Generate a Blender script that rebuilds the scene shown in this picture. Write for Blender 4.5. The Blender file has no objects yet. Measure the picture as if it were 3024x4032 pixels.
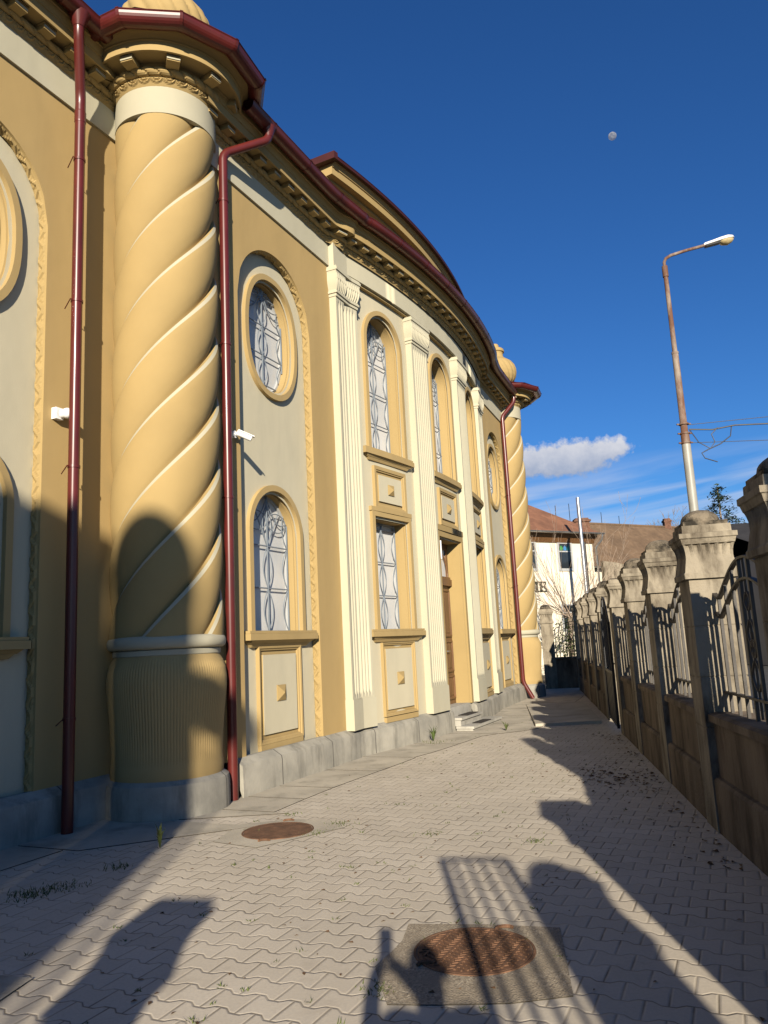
import bpy, bmesh, math, random
from mathutils import Vector, Matrix
random.seed(7)
R = math.radians
sc = bpy.context.scene
col = sc.collection
V = Vector

# ---------------------------------------------------------------- helpers
class MB:
    """collects faces, then links them as ONE mesh object"""
    def __init__(self): self.v=[]; self.f=[]; self.m=[]
    def add(self, vs, fs, mi=0):
        o=len(self.v); self.v+= [tuple(p) for p in vs]
        for f in fs: self.f.append(tuple(i+o for i in f)); self.m.append(mi)
    def quad(self, a,b,c,d, mi=0): self.add([a,b,c,d],[(0,1,2,3)],mi)
    def grid(self, rows, mi=0, closed_u=False, closed_v=False):
        n=len(rows); k=len(rows[0]); vs=[p for r in rows for p in r]; fs=[]
        for i in range(n if closed_v else n-1):
            i2=(i+1)%n
            for j in range(k if closed_u else k-1):
                j2=(j+1)%k; fs.append((i*k+j,i*k+j2,i2*k+j2,i2*k+j))
        self.add(vs,fs,mi)
    def hexa(self, p, mi=0):
        "8 points: bottom 4 ccw, top 4 ccw"
        self.add(p,[(3,2,1,0),(4,5,6,7),(0,1,5,4),(1,2,6,5),(2,3,7,6),(3,0,4,7)],mi)
    def box(self, c, sx, sy, sz, ax=None, ay=None, az=None, mi=0):
        ax=V(ax or (1,0,0)); ay=V(ay or (0,1,0)); az=V(az or (0,0,1)); c=V(c)
        q=[c+ax*(sx/2*i)+ay*(sy/2*j)+az*(sz/2*k) for k in (-1,1) for (i,j) in ((-1,-1),(1,-1),(1,1),(-1,1))]
        self.hexa(q,mi)
    def tube(self, pts, r, n=8, caps=True, mi=0):
        pts=[V(p) for p in pts]; rr=r if isinstance(r,(list,tuple)) else [r]*len(pts)
        rows=[]; prev=None
        for i,p in enumerate(pts):
            t=(pts[min(i+1,len(pts)-1)]-pts[max(i-1,0)])
            if t.length<1e-9: t=V((0,0,1))
            t.normalize()
            if prev is None:
                a=V((0,0,1)) if abs(t.z)<.9 else V((1,0,0))
                u=t.cross(a).normalized()
            else:
                u=(prev-t*prev.dot(t)).normalized()
            prev=u; w=t.cross(u)
            rows.append([p+(u*math.cos(2*math.pi*(k+.5)/n)+w*math.sin(2*math.pi*(k+.5)/n))*rr[i] for k in range(n)])
        self.grid(rows,mi,closed_u=True)
        if caps:
            self.add(rows[0],[tuple(range(n))],mi); self.add(rows[-1],[tuple(reversed(range(n)))],mi)
    def lathe(self, prof, c=(0,0), n=48, mi=0, a0=0, a1=2*math.pi):
        rows=[]
        full=abs(a1-a0-2*math.pi)<1e-6
        k=n if full else n+1
        for r,z in prof:
            rows.append([(c[0]+r*math.cos(a0+(a1-a0)*j/n),c[1]+r*math.sin(a0+(a1-a0)*j/n),z) for j in range(k)])
        self.grid(rows,mi,closed_u=full)
    def build(self, name, mats, parent=None, smooth=None, recalc=True):
        me=bpy.data.meshes.new(name)
        o=bpy.data.objects.new(name,me); col.objects.link(o)
        org=V((0,0,0))
        if parent is not None:
            org=world_loc(parent); o.parent=parent
        me.from_pydata([tuple(V(p)-org) for p in self.v],[],self.f)
        mats=mats if isinstance(mats,(list,tuple)) else [mats]
        for m in mats: me.materials.append(m)
        for p,mi in zip(me.polygons,self.m): p.material_index=mi
        bm=bmesh.new(); bm.from_mesh(me)
        bmesh.ops.remove_doubles(bm,verts=bm.verts,dist=1e-5)
        if recalc: bmesh.ops.recalc_face_normals(bm,faces=bm.faces)
        bm.to_mesh(me); bm.free()
        if smooth:
            for p in me.polygons: p.use_smooth=True
            me.set_sharp_from_angle(angle=R(smooth))
        return o
def world_loc(o):
    l=V(o.location)
    while o.parent: o=o.parent; l+=V(o.location)
    return l
def tag(o,label=None,cat=None,group=None,kind=None):
    if label: o['label']=label
    if cat: o['category']=cat
    if group: o['group']=group
    if kind: o['kind']=kind
    return o
def empty(name,loc,label,cat,group=None):
    o=bpy.data.objects.new(name,None); col.objects.link(o); o.location=loc; o.empty_display_size=.2
    return tag(o,label,cat,group)
def copy_tree(o,parent=None,off=None):
    c=o.copy(); col.objects.link(c)
    if parent is not None: c.parent=parent
    if off is not None: c.location=V(o.location)+V(off)
    for ch in list(o.children): copy_tree(ch,c)
    return c

# ---------------------------------------------------------------- materials
def srgb(h):
    h=h.lstrip('#'); c=[int(h[i:i+2],16)/255 for i in (0,2,4)]
    return tuple((x/12.92 if x<=.04045 else ((x+.055)/1.055)**2.4) for x in c)
class NT:
    def __init__(s,nt): s.t=nt
    def n(s,typ,**kw):
        nd=s.t.nodes.new(typ)
        for k,v in kw.items():
            if k=='ins':
                for a,b in v.items():
                    if hasattr(b,'is_output'): s.t.links.new(b,nd.inputs[a])
                    else: nd.inputs[a].default_value=b
            else: setattr(nd,k,v)
        return nd
    def m(s,op,a,b=0.0,c=0.0,clamp=False):
        nd=s.t.nodes.new('ShaderNodeMath'); nd.operation=op; nd.use_clamp=clamp
        for i,x in enumerate((a,b,c)):
            if hasattr(x,'is_output'): s.t.links.new(x,nd.inputs[i])
            else: nd.inputs[i].default_value=x
        return nd.outputs[0]
    def mix(s,f,a,b,blend='MIX'):
        nd=s.t.nodes.new('ShaderNodeMix'); nd.data_type='RGBA'; nd.blend_type=blend
        for k,x in ((0,f),(6,a),(7,b)):
            if hasattr(x,'is_output'): s.t.links.new(x,nd.inputs[k])
            else: nd.inputs[k].default_value=x if not isinstance(x,tuple) else (*x[:3],1)
        return nd.outputs[2]
    def ramp(s,f,stops):
        nd=s.t.nodes.new('ShaderNodeValToRGB'); s.t.links.new(f,nd.inputs[0])
        e=nd.color_ramp.elements
        while len(e)<len(stops): e.new(.5)
        for i,(p,c) in enumerate(stops):
            e[i].position=p; e[i].color=(c,c,c,1) if not isinstance(c,tuple) else (*c,1)
        return nd.outputs[0]
    def noise(s,vec,scale,detail=4,rough=.55,dist=0):
        nd=s.n('ShaderNodeTexNoise',ins={'Scale':scale,'Detail':detail,'Roughness':rough,'Distortion':dist})
        if vec is not None: s.t.links.new(vec,nd.inputs['Vector'])
        return nd.outputs[0]
def newmat(name):
    m=bpy.data.materials.new(name); m.use_nodes=True; t=NT(m.node_tree)
    b=m.node_tree.nodes['Principled BSDF']
    return m,t,b
def geo_pos(t): return t.n('ShaderNodeNewGeometry').outputs['Position']
def mat(name,c,rough=.85,var=.08,scale=1.5,bump=.0,bscale=60,metal=0,spec=.3,dirt=None,dscale=3,dlo=.5,dhi=.7,stretch=None,coat=0):
    m,t,b=newmat(name); P=geo_pos(t)
    vec=P
    if stretch:
        mp=t.n('ShaderNodeMapping',ins={'Scale':stretch}); t.t.links.new(P,mp.inputs['Vector']); vec=mp.outputs[0]
    n1=t.noise(vec,scale,5)
    dark=tuple(x*(1-var*1.3) for x in c); light=tuple(min(1,x*(1+var)) for x in c)
    cc=t.mix(t.ramp(n1,[(.3,0.),(.7,1.)]),dark,light)
    if dirt:
        n2=t.noise(vec,dscale,8,.65)
        cc=t.mix(t.ramp(n2,[(dlo,0.),(dhi,1.)]),cc,dirt)
    t.t.links.new(cc,b.inputs['Base Color'])
    b.inputs['Roughness'].default_value=rough; b.inputs['Metallic'].default_value=metal
    b.inputs['Specular IOR Level'].default_value=spec
    if coat: b.inputs['Coat Weight'].default_value=coat; b.inputs['Coat Roughness'].default_value=.12
    if bump:
        n3=t.noise(P,bscale,4); bp=t.n('ShaderNodeBump',ins={'Strength':bump,'Distance':.01,'Height':n3})
        n4=t.noise(P,2.2,2); bp2=t.n('ShaderNodeBump',ins={'Strength':.25,'Distance':.03,'Height':n4,'Normal':bp.outputs[0]})
        t.t.links.new(bp2.outputs[0],b.inputs['Normal'])
    return m
M={}
M['ochre']=mat('stucco_ochre',(.395,.275,.115),.9,.05,1.2,.10,90,dirt=(0.345, 0.238, 0.098),dscale=1.4,dlo=.50,dhi=.82,stretch=(1,1,.22))
M['ochre_sun_dimmed']=mat('stucco_ochre_sun_dimmed',(.335,.237,.098),.85,.05,1.2,.10,90)  # wall ochre with a darker colour, offsetting full sun on reveals and columns
M['ochre_t']=mat('stucco_trim_ochre',(.365,.26,.112),.88,.05,1.5,.08,90,dirt=(0.315, 0.222, 0.094),dscale=1.4,dlo=.50,dhi=.82,stretch=(1,1,.22))
M['cream']=mat('stucco_cream',(.455,.42,.305),.85,.04,1.3,.10,90,dirt=(0.405, 0.37, 0.262),dscale=1.4,dlo=.50,dhi=.82,stretch=(1,1,.22))
M['cream_sun_dimmed']=mat('stucco_cream_sun_dimmed',(.385,.355,.26),.85,.04,1.3,.10,90)  # same cream, colour lowered so sunlit column trims stay below white
M['grey_cream']=mat('stucco_grey_cream',(.49,.44,.31),.88,.04,1.2,.12,90,dirt=(0.41, 0.375, 0.272),dscale=1.4,dlo=.50,dhi=.82,stretch=(1,1,.22))
M['plinth']=mat('plinth_concrete',(.33,.315,.27),.9,.16,2.2,.35,45,dirt=(.22,.205,.17),dscale=2.5,dlo=.52,dhi=.72)
M['gutter']=mat('painted_metal_oxblood',(.092,.0135,.011),.34,.16,2.5,0,spec=.45,coat=.08,dirt=(.065,.014,.012),dscale=2.2,dlo=.5,dhi=.75)
M['roofred']=mat('roof_sheet_oxblood',(.05,.011,.010),.55,.2,2,0)
M['stone']=mat('weathered_fence_stone',(.255,.218,.16),.95,.18,4,.7,40,dirt=(.07,.055,.038),dscale=5.5,dlo=.44,dhi=.68,stretch=(1,1,.35))
M['moss']=mat('blackened_cap_stone',(.19,.155,.11),.98,.2,5,.9,35,dirt=(.026,.022,.016),dscale=6,dlo=.42,dhi=.60)
M['lowwall']=mat('stained_low_wall',(.155,.118,.082),.95,.3,2.5,.7,30,dirt=(.03,.022,.015),dscale=3.4,dlo=.45,dhi=.66,stretch=(1,1,.3))
M['iron']=mat('painted_iron',(.042,.036,.030),.55,.25,9,.1,80,spec=.4)
M['iron_black']=mat('black_iron',(.012,.012,.012),.5,.2,6,0,spec=.4)
M['grille']=mat('grille_bluegrey_paint',(.17,.195,.22),.5,.1,6,0,spec=.4)
M['winframe']=mat('window_frame_white',(.36,.365,.36),.5,.05,5,0)
M['wood']=mat('door_wood',(.15,.075,.032),.45,.25,3,.15,40,stretch=(6,6,.7),spec=.45)
M['white']=mat('white_plastic',(.78,.77,.74),.45,.03,3,0)
M['black']=mat('black_plastic',(.01,.01,.01),.3,.1,3,0)
M['steel']=mat('galvanised_steel',(.42,.44,.46),.35,.12,2,0,metal=.85,dirt=(.35,.33,.3),dscale=2.5)
M['polegrey']=mat('pole_grey_paint',(.27,.26,.225),.45,.1,3,0,spec=.5,dirt=(.30,.25,.2),dscale=3,dlo=.6,dhi=.8)
M['rustpole']=mat('pole_rusty',(.25,.205,.165),.8,.2,4,.2,40,dirt=(.125,.062,.038),dscale=3.5,dlo=.40,dhi=.56,stretch=(1,1,.35))
M['rust']=mat('rusty_cast_iron',(.15,.078,.044),.85,.3,9,.4,70,dirt=(.08,.048,.032),dscale=14,dlo=.5,dhi=.7)
M['slab']=mat('pavement_concrete',(.42,.375,.295),.95,.14,1.4,.4,50,dirt=(.21,.19,.15),dscale=2,dlo=.52,dhi=.75)
M['jointdirt']=mat('joint_dirt',(.06,.05,.035),1,.2,5,0)
M['step']=mat('step_stone',(.38,.36,.31),.9,.12,3,.3,50,dirt=(.24,.225,.19),dscale=4)
M['mat']=mat('rubber_mat',(.035,.03,.026),.95,.2,20,.5,150)
M['tile']=mat('roof_tiles_brown',(.17,.078,.045),.9,.3,3,.4,20,dirt=(.085,.05,.035),dscale=1.2,dlo=.45,dhi=.7)
M['tile2']=mat('roof_tiles_olive_brown',(.155,.10,.058),.95,.2,2,.3,14,dirt=(.105,.07,.045),dscale=.8,dlo=.45,dhi=.7)
M['housewhite']=mat('house_plaster_white',(.70,.63,.50),.9,.06,.8,.2,30)
M['housegrey']=mat('house_plaster_grey',(.25,.24,.22),.9,.1,.8,.2,30)
M['brick']=mat('chimney_brick',(.135,.07,.046),.95,.3,8,.5,30)
M['letter']=mat('sign_letter_dark',(.045,.045,.03),.6,.1,5,0)
M['darkglass']=mat('window_dark_glass',(.02,.025,.03),.08,.2,2,0,spec=.6)
M['bark']=mat('bark',(.20,.155,.115),.95,.25,6,.4,30)
M['twig']=mat('twig',(.26,.20,.15),.95,.2,6,0)
M['skin']=mat('skin',(.45,.28,.2),.6,.05,5,0)
M['cloth']=mat('dark_jacket',(.03,.035,.05),.9,.1,8,.2,60)
M['hair']=mat('dark_hair',(.02,.014,.01),.7,.2,8,0)
M['asphalt']=mat('asphalt',(.05,.05,.05),.95,.2,2,.4,60)
M['earth']=mat('earth_ground',(.12,.10,.07),1,.2,.6,.5,8)
M['leafdry']=mat('dry_leaf',(.115,.062,.03),.9,.35,30,0)
M['grass']=mat('grass_blade',(.085,.105,.028),.8,.35,12,0)
M['green']=mat('shrub_leaf',(.06,.085,.02),.8,.4,3,0)
M['conifer']=mat('conifer_needles',(.035,.055,.022),.9,.4,2,0)
M['moon']=mat('moon_rock',(.17,.215,.33),1,.3,.05,0)

def plinth_mat():
    m,t,b=newmat('plinth_concrete'); P=geo_pos(t)
    u=t.n('ShaderNodeVectorMath',operation='DOT_PRODUCT',ins={0:P,1:(.4147,.910,0)}).outputs['Value']
    fr=t.m('ABSOLUTE',t.m('SUBTRACT',t.m('FRACT',t.m('DIVIDE',u,1.27)),.5))
    jn=t.ramp(fr,[(.004,1.),(.009,0.)])
    sp=t.n('ShaderNodeSeparateXYZ',ins={'Vector':P})
    mp=t.n('ShaderNodeMapping',ins={'Scale':(3,3,.6)}); t.t.links.new(P,mp.inputs['Vector'])
    st=t.noise(mp.outputs[0],1.6,6,.65); n1=t.noise(P,2.2,6,.6); n2=t.noise(P,40,3)
    c=t.mix(t.ramp(n1,[(.35,0.),(.65,1.)]),(.25,.237,.20),(.37,.345,.285))
    c=t.mix(t.m('MULTIPLY',t.ramp(st,[(.50,0.),(.66,1.)]),.65),c,(.15,.14,.115))
    c=t.mix(jn,c,(.09,.083,.07))
    t.t.links.new(c,b.inputs['Base Color']); b.inputs['Roughness'].default_value=.92; b.inputs['Specular IOR Level'].default_value=.25
    bp=t.n('ShaderNodeBump',ins={'Strength':.35,'Distance':.008,'Height':n2}); t.t.links.new(bp.outputs[0],b.inputs['Normal'])
    return m
M['plinth']=plinth_mat()
def moon_mat():
    m,t,b=newmat('daytime_moon'); P=geo_pos(t)
    n=t.noise(P,.11,4)
    c=t.mix(t.ramp(n,[(.42,0.),(.58,1.)]),(.24,.25,.27),(.42,.42,.42))
    d=t.n('ShaderNodeBsdfDiffuse',ins={'Roughness':1.0}); t.t.links.new(c,d.inputs['Color'])
    tr=t.n('ShaderNodeBsdfTransparent'); mx=t.n('ShaderNodeMixShader',ins={0:.42}); t.t.links.new(tr.outputs[0],mx.inputs[1]); t.t.links.new(d.outputs[0],mx.inputs[2])
    t.t.links.new(mx.outputs[0],t.t.nodes['Material Output'].inputs['Surface'])
    return m
M['moon']=moon_mat()
def glass_mat():
    m,t,b=newmat('window_glass')
    P=geo_pos(t); n=t.noise(P,1.3,2)
    cc=t.mix(t.ramp(n,[(.35,0.),(.65,1.)]),(.46,.47,.47),(.58,.57,.545))
    t.t.links.new(cc,b.inputs['Base Color'])
    b.inputs['Roughness'].default_value=.14; b.inputs['Specular IOR Level'].default_value=.22
    nb=t.noise(P,3.0,1); bp=t.n('ShaderNodeBump',ins={'Strength':.08,'Distance':.02,'Height':nb}); t.t.links.new(bp.outputs[0],b.inputs['Normal'])
    return m
M['glass']=glass_mat()

# facade frame (plan): s runs along the building, n points to the yard
O=V((0.955,15.02)); T=V((.4147,.910)).normalized(); N=V((T.y,-T.x))
def XY(s,n): p=O+T*s+N*n; return (p.x,p.y)

def paver_mat():
    m,t,b=newmat('interlocking_pavers')
    P=geo_pos(t)
    sp=t.n('ShaderNodeSeparateXYZ',ins={'Vector':P})
    x,y=sp.outputs[0],sp.outputs[1]
    # slight large-scale settling of the rows
    wob=t.noise(P,.55,2); wob=t.m('MULTIPLY',t.m('SUBTRACT',wob,.5),.10)
    v=t.m('ADD',t.m('ADD',t.m('MULTIPLY',x,T.x),t.m('MULTIPLY',y,T.y)),wob)   # along the facade: row direction is across
    u=t.m('ADD',t.m('ADD',t.m('MULTIPLY',x,N.x),t.m('MULTIPLY',y,N.y)),wob)
    L,H,A=.20,.165,.016
    # nearest joint k = round(v/H)
    def tri(row):   # +1 at block boundaries of that row, -1 in the block middle, flattened
        ph=t.m('SUBTRACT',u,t.m('MULTIPLY',row,L/2))
        c=t.m('COSINE',t.m('MULTIPLY',ph,2*math.pi/L))
        return t.m('MULTIPLY',t.m('MAXIMUM',t.m('MINIMUM',t.m('MULTIPLY',c,1.7),1),-1),A)
    vr=t.m('DIVIDE',v,H)
    k=t.m('ROUND',vr)                    # joint k separates row k-1 (below) and k (above): shift = +A*w(row k-1)
    off=tri(t.m('SUBTRACT',k,1.0))
    d=t.m('SUBTRACT',v,t.m('ADD',t.m('MULTIPLY',k,H),off))     # signed distance to the joint
    below=t.m('LESS_THAN',d,0)
    row=t.m('SUBTRACT',k,below)
    dj=t.m('ABSOLUTE',d)
    ub=t.m('DIVIDE',t.m('SUBTRACT',u,t.m('MULTIPLY',row,L/2)),L)
    du=t.m('MULTIPLY',t.m('ABSOLUTE',t.m('SUBTRACT',ub,t.m('ROUND',ub))),L)
    dist=t.m('MINIMUM',dj,du)
    cell=t.m('FLOOR',ub)
    cv=t.n('ShaderNodeCombineXYZ',ins={'X':cell,'Y':row,'Z':0.0})
    wn=t.n('ShaderNodeTexWhiteNoise',noise_dimensions='3D'); t.t.links.new(cv.outputs[0],wn.inputs['Vector'])
    rnd=wn.outputs['Value']
    n1=t.noise(P,.9,5); n2=t.noise(P,60,4); n3=t.noise(P,9,4)
    base=t.mix(rnd,(.50,.44,.35),(.60,.535,.435))
    base=t.mix(t.ramp(n1,[(.35,0.),(.7,1.)]),base,(.49,.43,.34))
    n5=t.noise(P,.38,4,.6); n6=t.noise(P,3.2,5,.65)
    base=t.mix(t.m('MULTIPLY',t.ramp(n5,[(.46,0.),(.62,1.)]),.55),base,(.45,.40,.32))
    base=t.mix(t.m('MULTIPLY',t.ramp(n6,[(.56,0.),(.72,1.)]),.5),base,(.37,.32,.25))
    base=t.mix(t.m('MULTIPLY',t.m('GREATER_THAN',rnd,.90),.35),base,(.38,.335,.27))
    base=t.mix(t.m('MULTIPLY',t.ramp(n2,[(.35,0.),(.75,1.)]),.35),base,(.33,.29,.24))
    dw=t.m('ADD',dist,t.m('MULTIPLY',t.m('SUBTRACT',n3,.5),.004))
    # joints: some full of dirt, some with pale sand
    nj=t.noise(P,2.4,3)
    jcol=t.mix(t.ramp(nj,[(.40,0.),(.58,1.)]),(.13,.105,.075),(.36,.31,.24))
    jm=t.ramp(dw,[(.0022,1.),(.0052,0.)])
    cc=t.mix(jm,base,jcol)
    t.t.links.new(cc,b.inputs['Base Color'])
    b.inputs['Roughness'].default_value=.93; b.inputs['Specular IOR Level'].default_value=.25
    hgt=t.ramp(dw,[(.001,0.),(.012,1.)])
    tilt=t.m('MULTIPLY',t.m('ADD',rnd,t.m('MULTIPLY',n2,.12)),.35)
    hh=t.m('ADD',hgt,tilt)
    bp=t.n('ShaderNodeBump',ins={'Strength':.55,'Distance':.005,'Height':hh})
    t.t.links.new(bp.outputs[0],b.inputs['Normal'])
    return m
M['paver']=paver_mat()
def aggregate_mat():
    m,t,b=newmat('exposed_aggregate')
    P=geo_pos(t)
    vo=t.n('ShaderNodeTexVoronoi',ins={'Scale':95.0}); t.t.links.new(P,vo.inputs['Vector'])
    n=t.noise(P,5,4)
    c1=t.mix(vo.outputs['Color'],(.14,.11,.075),(.44,.37,.27))
    c2=t.mix(t.ramp(n,[(.4,0.),(.7,1.)]),c1,(.25,.205,.145))
    t.t.links.new(c2,b.inputs['Base Color']); b.inputs['Roughness'].default_value=.95
    bp=t.n('ShaderNodeBump',ins={'Strength':.7,'Distance':.006,'Height':vo.outputs['Distance']}); t.t.links.new(bp.outputs[0],b.inputs['Normal'])
    return m
M['aggr']=aggregate_mat()
def tile_mat(name,c1,c2,axis,pitch):
    m,t,b=newmat(name); P=geo_pos(t)
    sp=t.n('ShaderNodeSeparateXYZ',ins={'Vector':P})
    z=sp.outputs[2]; u=t.m('ADD',t.m('MULTIPLY',sp.outputs[0],axis[0]),t.m('MULTIPLY',sp.outputs[1],axis[1]))
    fz=t.m('FRACT',t.m('DIVIDE',z,pitch)); row=t.m('FLOOR',t.m('DIVIDE',z,pitch))
    cu=t.m('FLOOR',t.m('ADD',t.m('DIVIDE',u,.2),t.m('MULTIPLY',row,.5)))
    cv=t.n('ShaderNodeCombineXYZ',ins={'X':cu,'Y':row,'Z':0.0}); wn=t.n('ShaderNodeTexWhiteNoise',noise_dimensions='3D'); t.t.links.new(cv.outputs[0],wn.inputs['Vector'])
    n=t.noise(P,.9,5); n2=t.noise(P,7,4)
    c=t.mix(wn.outputs['Value'],c1,c2)
    c=t.mix(t.m('MULTIPLY',t.ramp(n,[(.42,0.),(.66,1.)]),.7),c,tuple(x*.55 for x in c1))
    c=t.mix(t.m('MULTIPLY',n2,.4),c,c2)
    t.t.links.new(c,b.inputs['Base Color']); b.inputs['Roughness'].default_value=.95
    bp=t.n('ShaderNodeBump',ins={'Strength':.8,'Distance':.04,'Height':fz}); t.t.links.new(bp.outputs[0],b.inputs['Normal'])
    return m
M['tile']=tile_mat('roof_tiles_brown',(.15,.066,.038),(.22,.10,.055),(.866,.5),.13)
M['tile2']=tile_mat('roof_tiles_olive_brown',(.125,.078,.044),(.165,.105,.06),(.866,.5),.14)

# ---------------------------------------------------------------- facade mapping
def nwall(s):
    if s<-3.6: return -.05
    if s<=3.6: return .28-.028*s*s
    return -.083-(s-3.6)*.062
def F(s,z,h):
    d=.22
    g=(nwall(s+d)-nwall(s-d))/(2*d)
    nr=(N-T*g).normalized()
    p=O+T*s+N*nwall(s)+nr*h
    return V((p.x,p.y,z))
NL=-.88
LZ=.13
def FL(s,z,h):
    p=O+T*s+N*(NL+h); return V((p.x,p.y,z))
def linsp(a,b,n): return [a+(b-a)*i/n for i in range(n+1)]
def strip(mb,Pm,s0,s1,z0,z1,ops,ds=.2,h=0,mi=0):
    br=set(linsp(s0,s1,max(1,int((s1-s0)/ds))))
    for o in ops:
        for q in linsp(o[0],o[1],o[4] if len(o)>4 else 1): br.add(q)
    br=sorted(b for b in br if s0-1e-9<=b<=s1+1e-9)
    br=[b for i,b in enumerate(br) if i==0 or b-br[i-1]>1e-6]
    for a,b in zip(br,br[1:]):
        m=(a+b)/2; ca=cb=z0
        act=sorted([o for o in ops if o[0]<m<o[1]],key=lambda o:o[2](m))
        for o in act:
            if o[2](a)-ca>1e-6 or o[2](b)-cb>1e-6:
                mb.quad(Pm(a,ca,h),Pm(b,cb,h),Pm(b,o[2](b),h),Pm(a,o[2](a),h),mi)
            ca,cb=o[3](a),o[3](b)
        mb.quad(Pm(a,ca,h),Pm(b,cb,h),Pm(b,z1,h),Pm(a,z1,h),mi)
def const(v): return lambda s: v
def arch_fn(c,r,spring,ry=None):
    ry=ry or r
    return lambda s: spring+ry*math.sqrt(max(0,1-((s-c)/r)**2))
def ell_fn(c,rx,zc,rz,sg):
    return lambda s: zc+sg*rz*max(0,1-abs((s-c)/rx)**2.35)**(1/2.35)
def arch_path(c,r,zb,spring,ry=None,n=20):
    ry=ry or r
    p=[(c-r,zb),(c-r,zb+(spring-zb)*.5),(c-r,spring)]
    p+=[(c-r*math.cos(math.pi*i/n),spring+ry*math.sin(math.pi*i/n)) for i in range(1,n)]
    p+=[(c+r,spring),(c+r,zb+(spring-zb)*.5),(c+r,zb)]
    return p
def ell_path(c,rx,zc,rz,n=48):
    out=[]
    for i in range(n):
        a=math.pi-2*math.pi*i/n; ca,sa=math.cos(a),math.sin(a); e=2/2.35
        out.append((c+rx*math.copysign(abs(ca)**e,ca),zc+rz*math.copysign(abs(sa)**e,sa)))
    return out
def rect_path(sl,sr,zb,zt): return [(sl,zb),(sl,zt),(sr,zt),(sr,zb)]
def offset_path(path,d,closed):
    out=[]; n=len(path)
    for i,(x,z) in enumerate(path):
        ns=[]
        for a,b in ((i-1,i),(i,i+1)):
            if not closed and (a<0 or b>n-1): continue
            p,q=path[a%n],path[b%n]; dx,dz=q[0]-p[0],q[1]-p[1]; l=math.hypot(dx,dz)
            if l>1e-9: ns.append((-dz/l,dx/l))
        nx=sum(a for a,_ in ns)/len(ns); nz=sum(b for _,b in ns)/len(ns)
        l2=nx*nx+nz*nz
        out.append((x+nx/l2*d,z+nz/l2*d))
    return out
def sweep(mb,Pm,path,prof,closed=False,mi=0):
    "prof: (d outward, h)"
    rows=[[Pm(x,z,h) for x,z in offset_path(path,d,closed)] for d,h in prof]
    mb.grid(rows,mi,closed_u=closed)
def extr(mb,Pm,ss,prof,mi=0,caps=False):
    "prof: (h,z) swept along s"
    rows=[[Pm(s,z,h) for h,z in prof] for s in ss]
    mb.grid(rows,mi)
    if caps:
        mb.add(rows[0],[tuple(range(len(prof)))],mi); mb.add(rows[-1],[tuple(range(len(prof)))],mi)
def fbox(mb,Pm,s0,s1,z0,z1,h0,h1,mi=0,n=1):
    for a,b in zip(linsp(s0,s1,n),linsp(s0,s1,n)[1:]):
        mb.hexa([Pm(a,z0,h1),Pm(b,z0,h1),Pm(b,z0,h0),Pm(a,z0,h0),Pm(a,z1,h1),Pm(b,z1,h1),Pm(b,z1,h0),Pm(a,z1,h0)],mi)

# ================================================================ the building
bx,by=XY(0,0)
B=empty('ornate_building',(bx,by,0),'long ochre and cream plastered building with curved facade, twisted corner columns and dark red gutters','building')
ZB=.40; ZT=8.0
FRAME_PROF=[(0,-.17),(0,-.05),(.02,-.045),(.02,-.02),(.035,-.015),(.035,.055),(.115,.055),(.115,-.002)]
def bar_shape(mb,Pm,pts,h,r=.011,n=5): mb.tube([Pm(s,z,h) for s,z in pts],r,n,caps=False)
def grille(win,Pm,c,hw,zb,ztop,h,kind,spring=None,rz=None,zc=None):
    g=MB()
    def inside(s,z,mar=.0):
        if kind=='rect': return abs(s-c)<=hw and zb<=z<=ztop
        if kind=='arch':
            if z<=spring: return abs(s-c)<=hw
            return (s-c)**2/hw**2+(z-spring)**2/(ztop-spring)**2<=1
        return abs((s-c)/hw)**2.35+abs((z-zc)/rz)**2.35<=1
    def draw(pts,r=.010):
        seg=[]
        for p in pts:
            if inside(*p): seg.append(p)
            else:
                if len(seg)>1: bar_shape(g,Pm,seg,h,r)
                seg=[]
        if len(seg)>1: bar_shape(g,Pm,seg,h,r)
    cols=[-.92,0,.92]
    for k in cols: draw([(c+k*hw,z) for z in linsp(zb,ztop,40)],.011)
    step=.56 if kind!='oval' else .43
    zs=[]
    z=zb+.005
    if kind=='oval': z=zc-1.5*step
    while z<ztop-.1: zs.append(z); z+=step
    if kind=='arch': zs=[q for q in zs if q<spring+.1]
    for q in zs: draw([(c+hw*t,q) for t in linsp(-1,1,30)],.010)
    for q in zs:
        for sgn in (-1,1):
            for x0 in (0,.92):
                # bowed bars: pairs of curves between nodes
                draw([(c+sgn*hw*(x0+(.20 if x0==0 else -.24)*math.sin(math.pi*t)),q+step*t) for t in linsp(0,1,10)],.0068)
    if kind in('arch','oval'):
        cz=(zs[-1]+.33) if kind=='arch' else zc+.62
        for sgn in (-1,1):
            draw([(c+sgn*hw*(.45+.42*math.cos(a)),cz+.13*math.sin(a)) for a in linsp(0,2*math.pi,16)],.008)
            draw([(c,ztop-.01)]+[(c+sgn*hw*(.9*t),ztop-.04-.30*t+.16*math.sin(math.pi*t)*-1) for t in linsp(.05,1,9)],.009)
            draw([(c,zs[-1]),(c+sgn*hw*.55,cz+.16)],.008)
    return g.build('grille',M['grille'],win,40)
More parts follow.
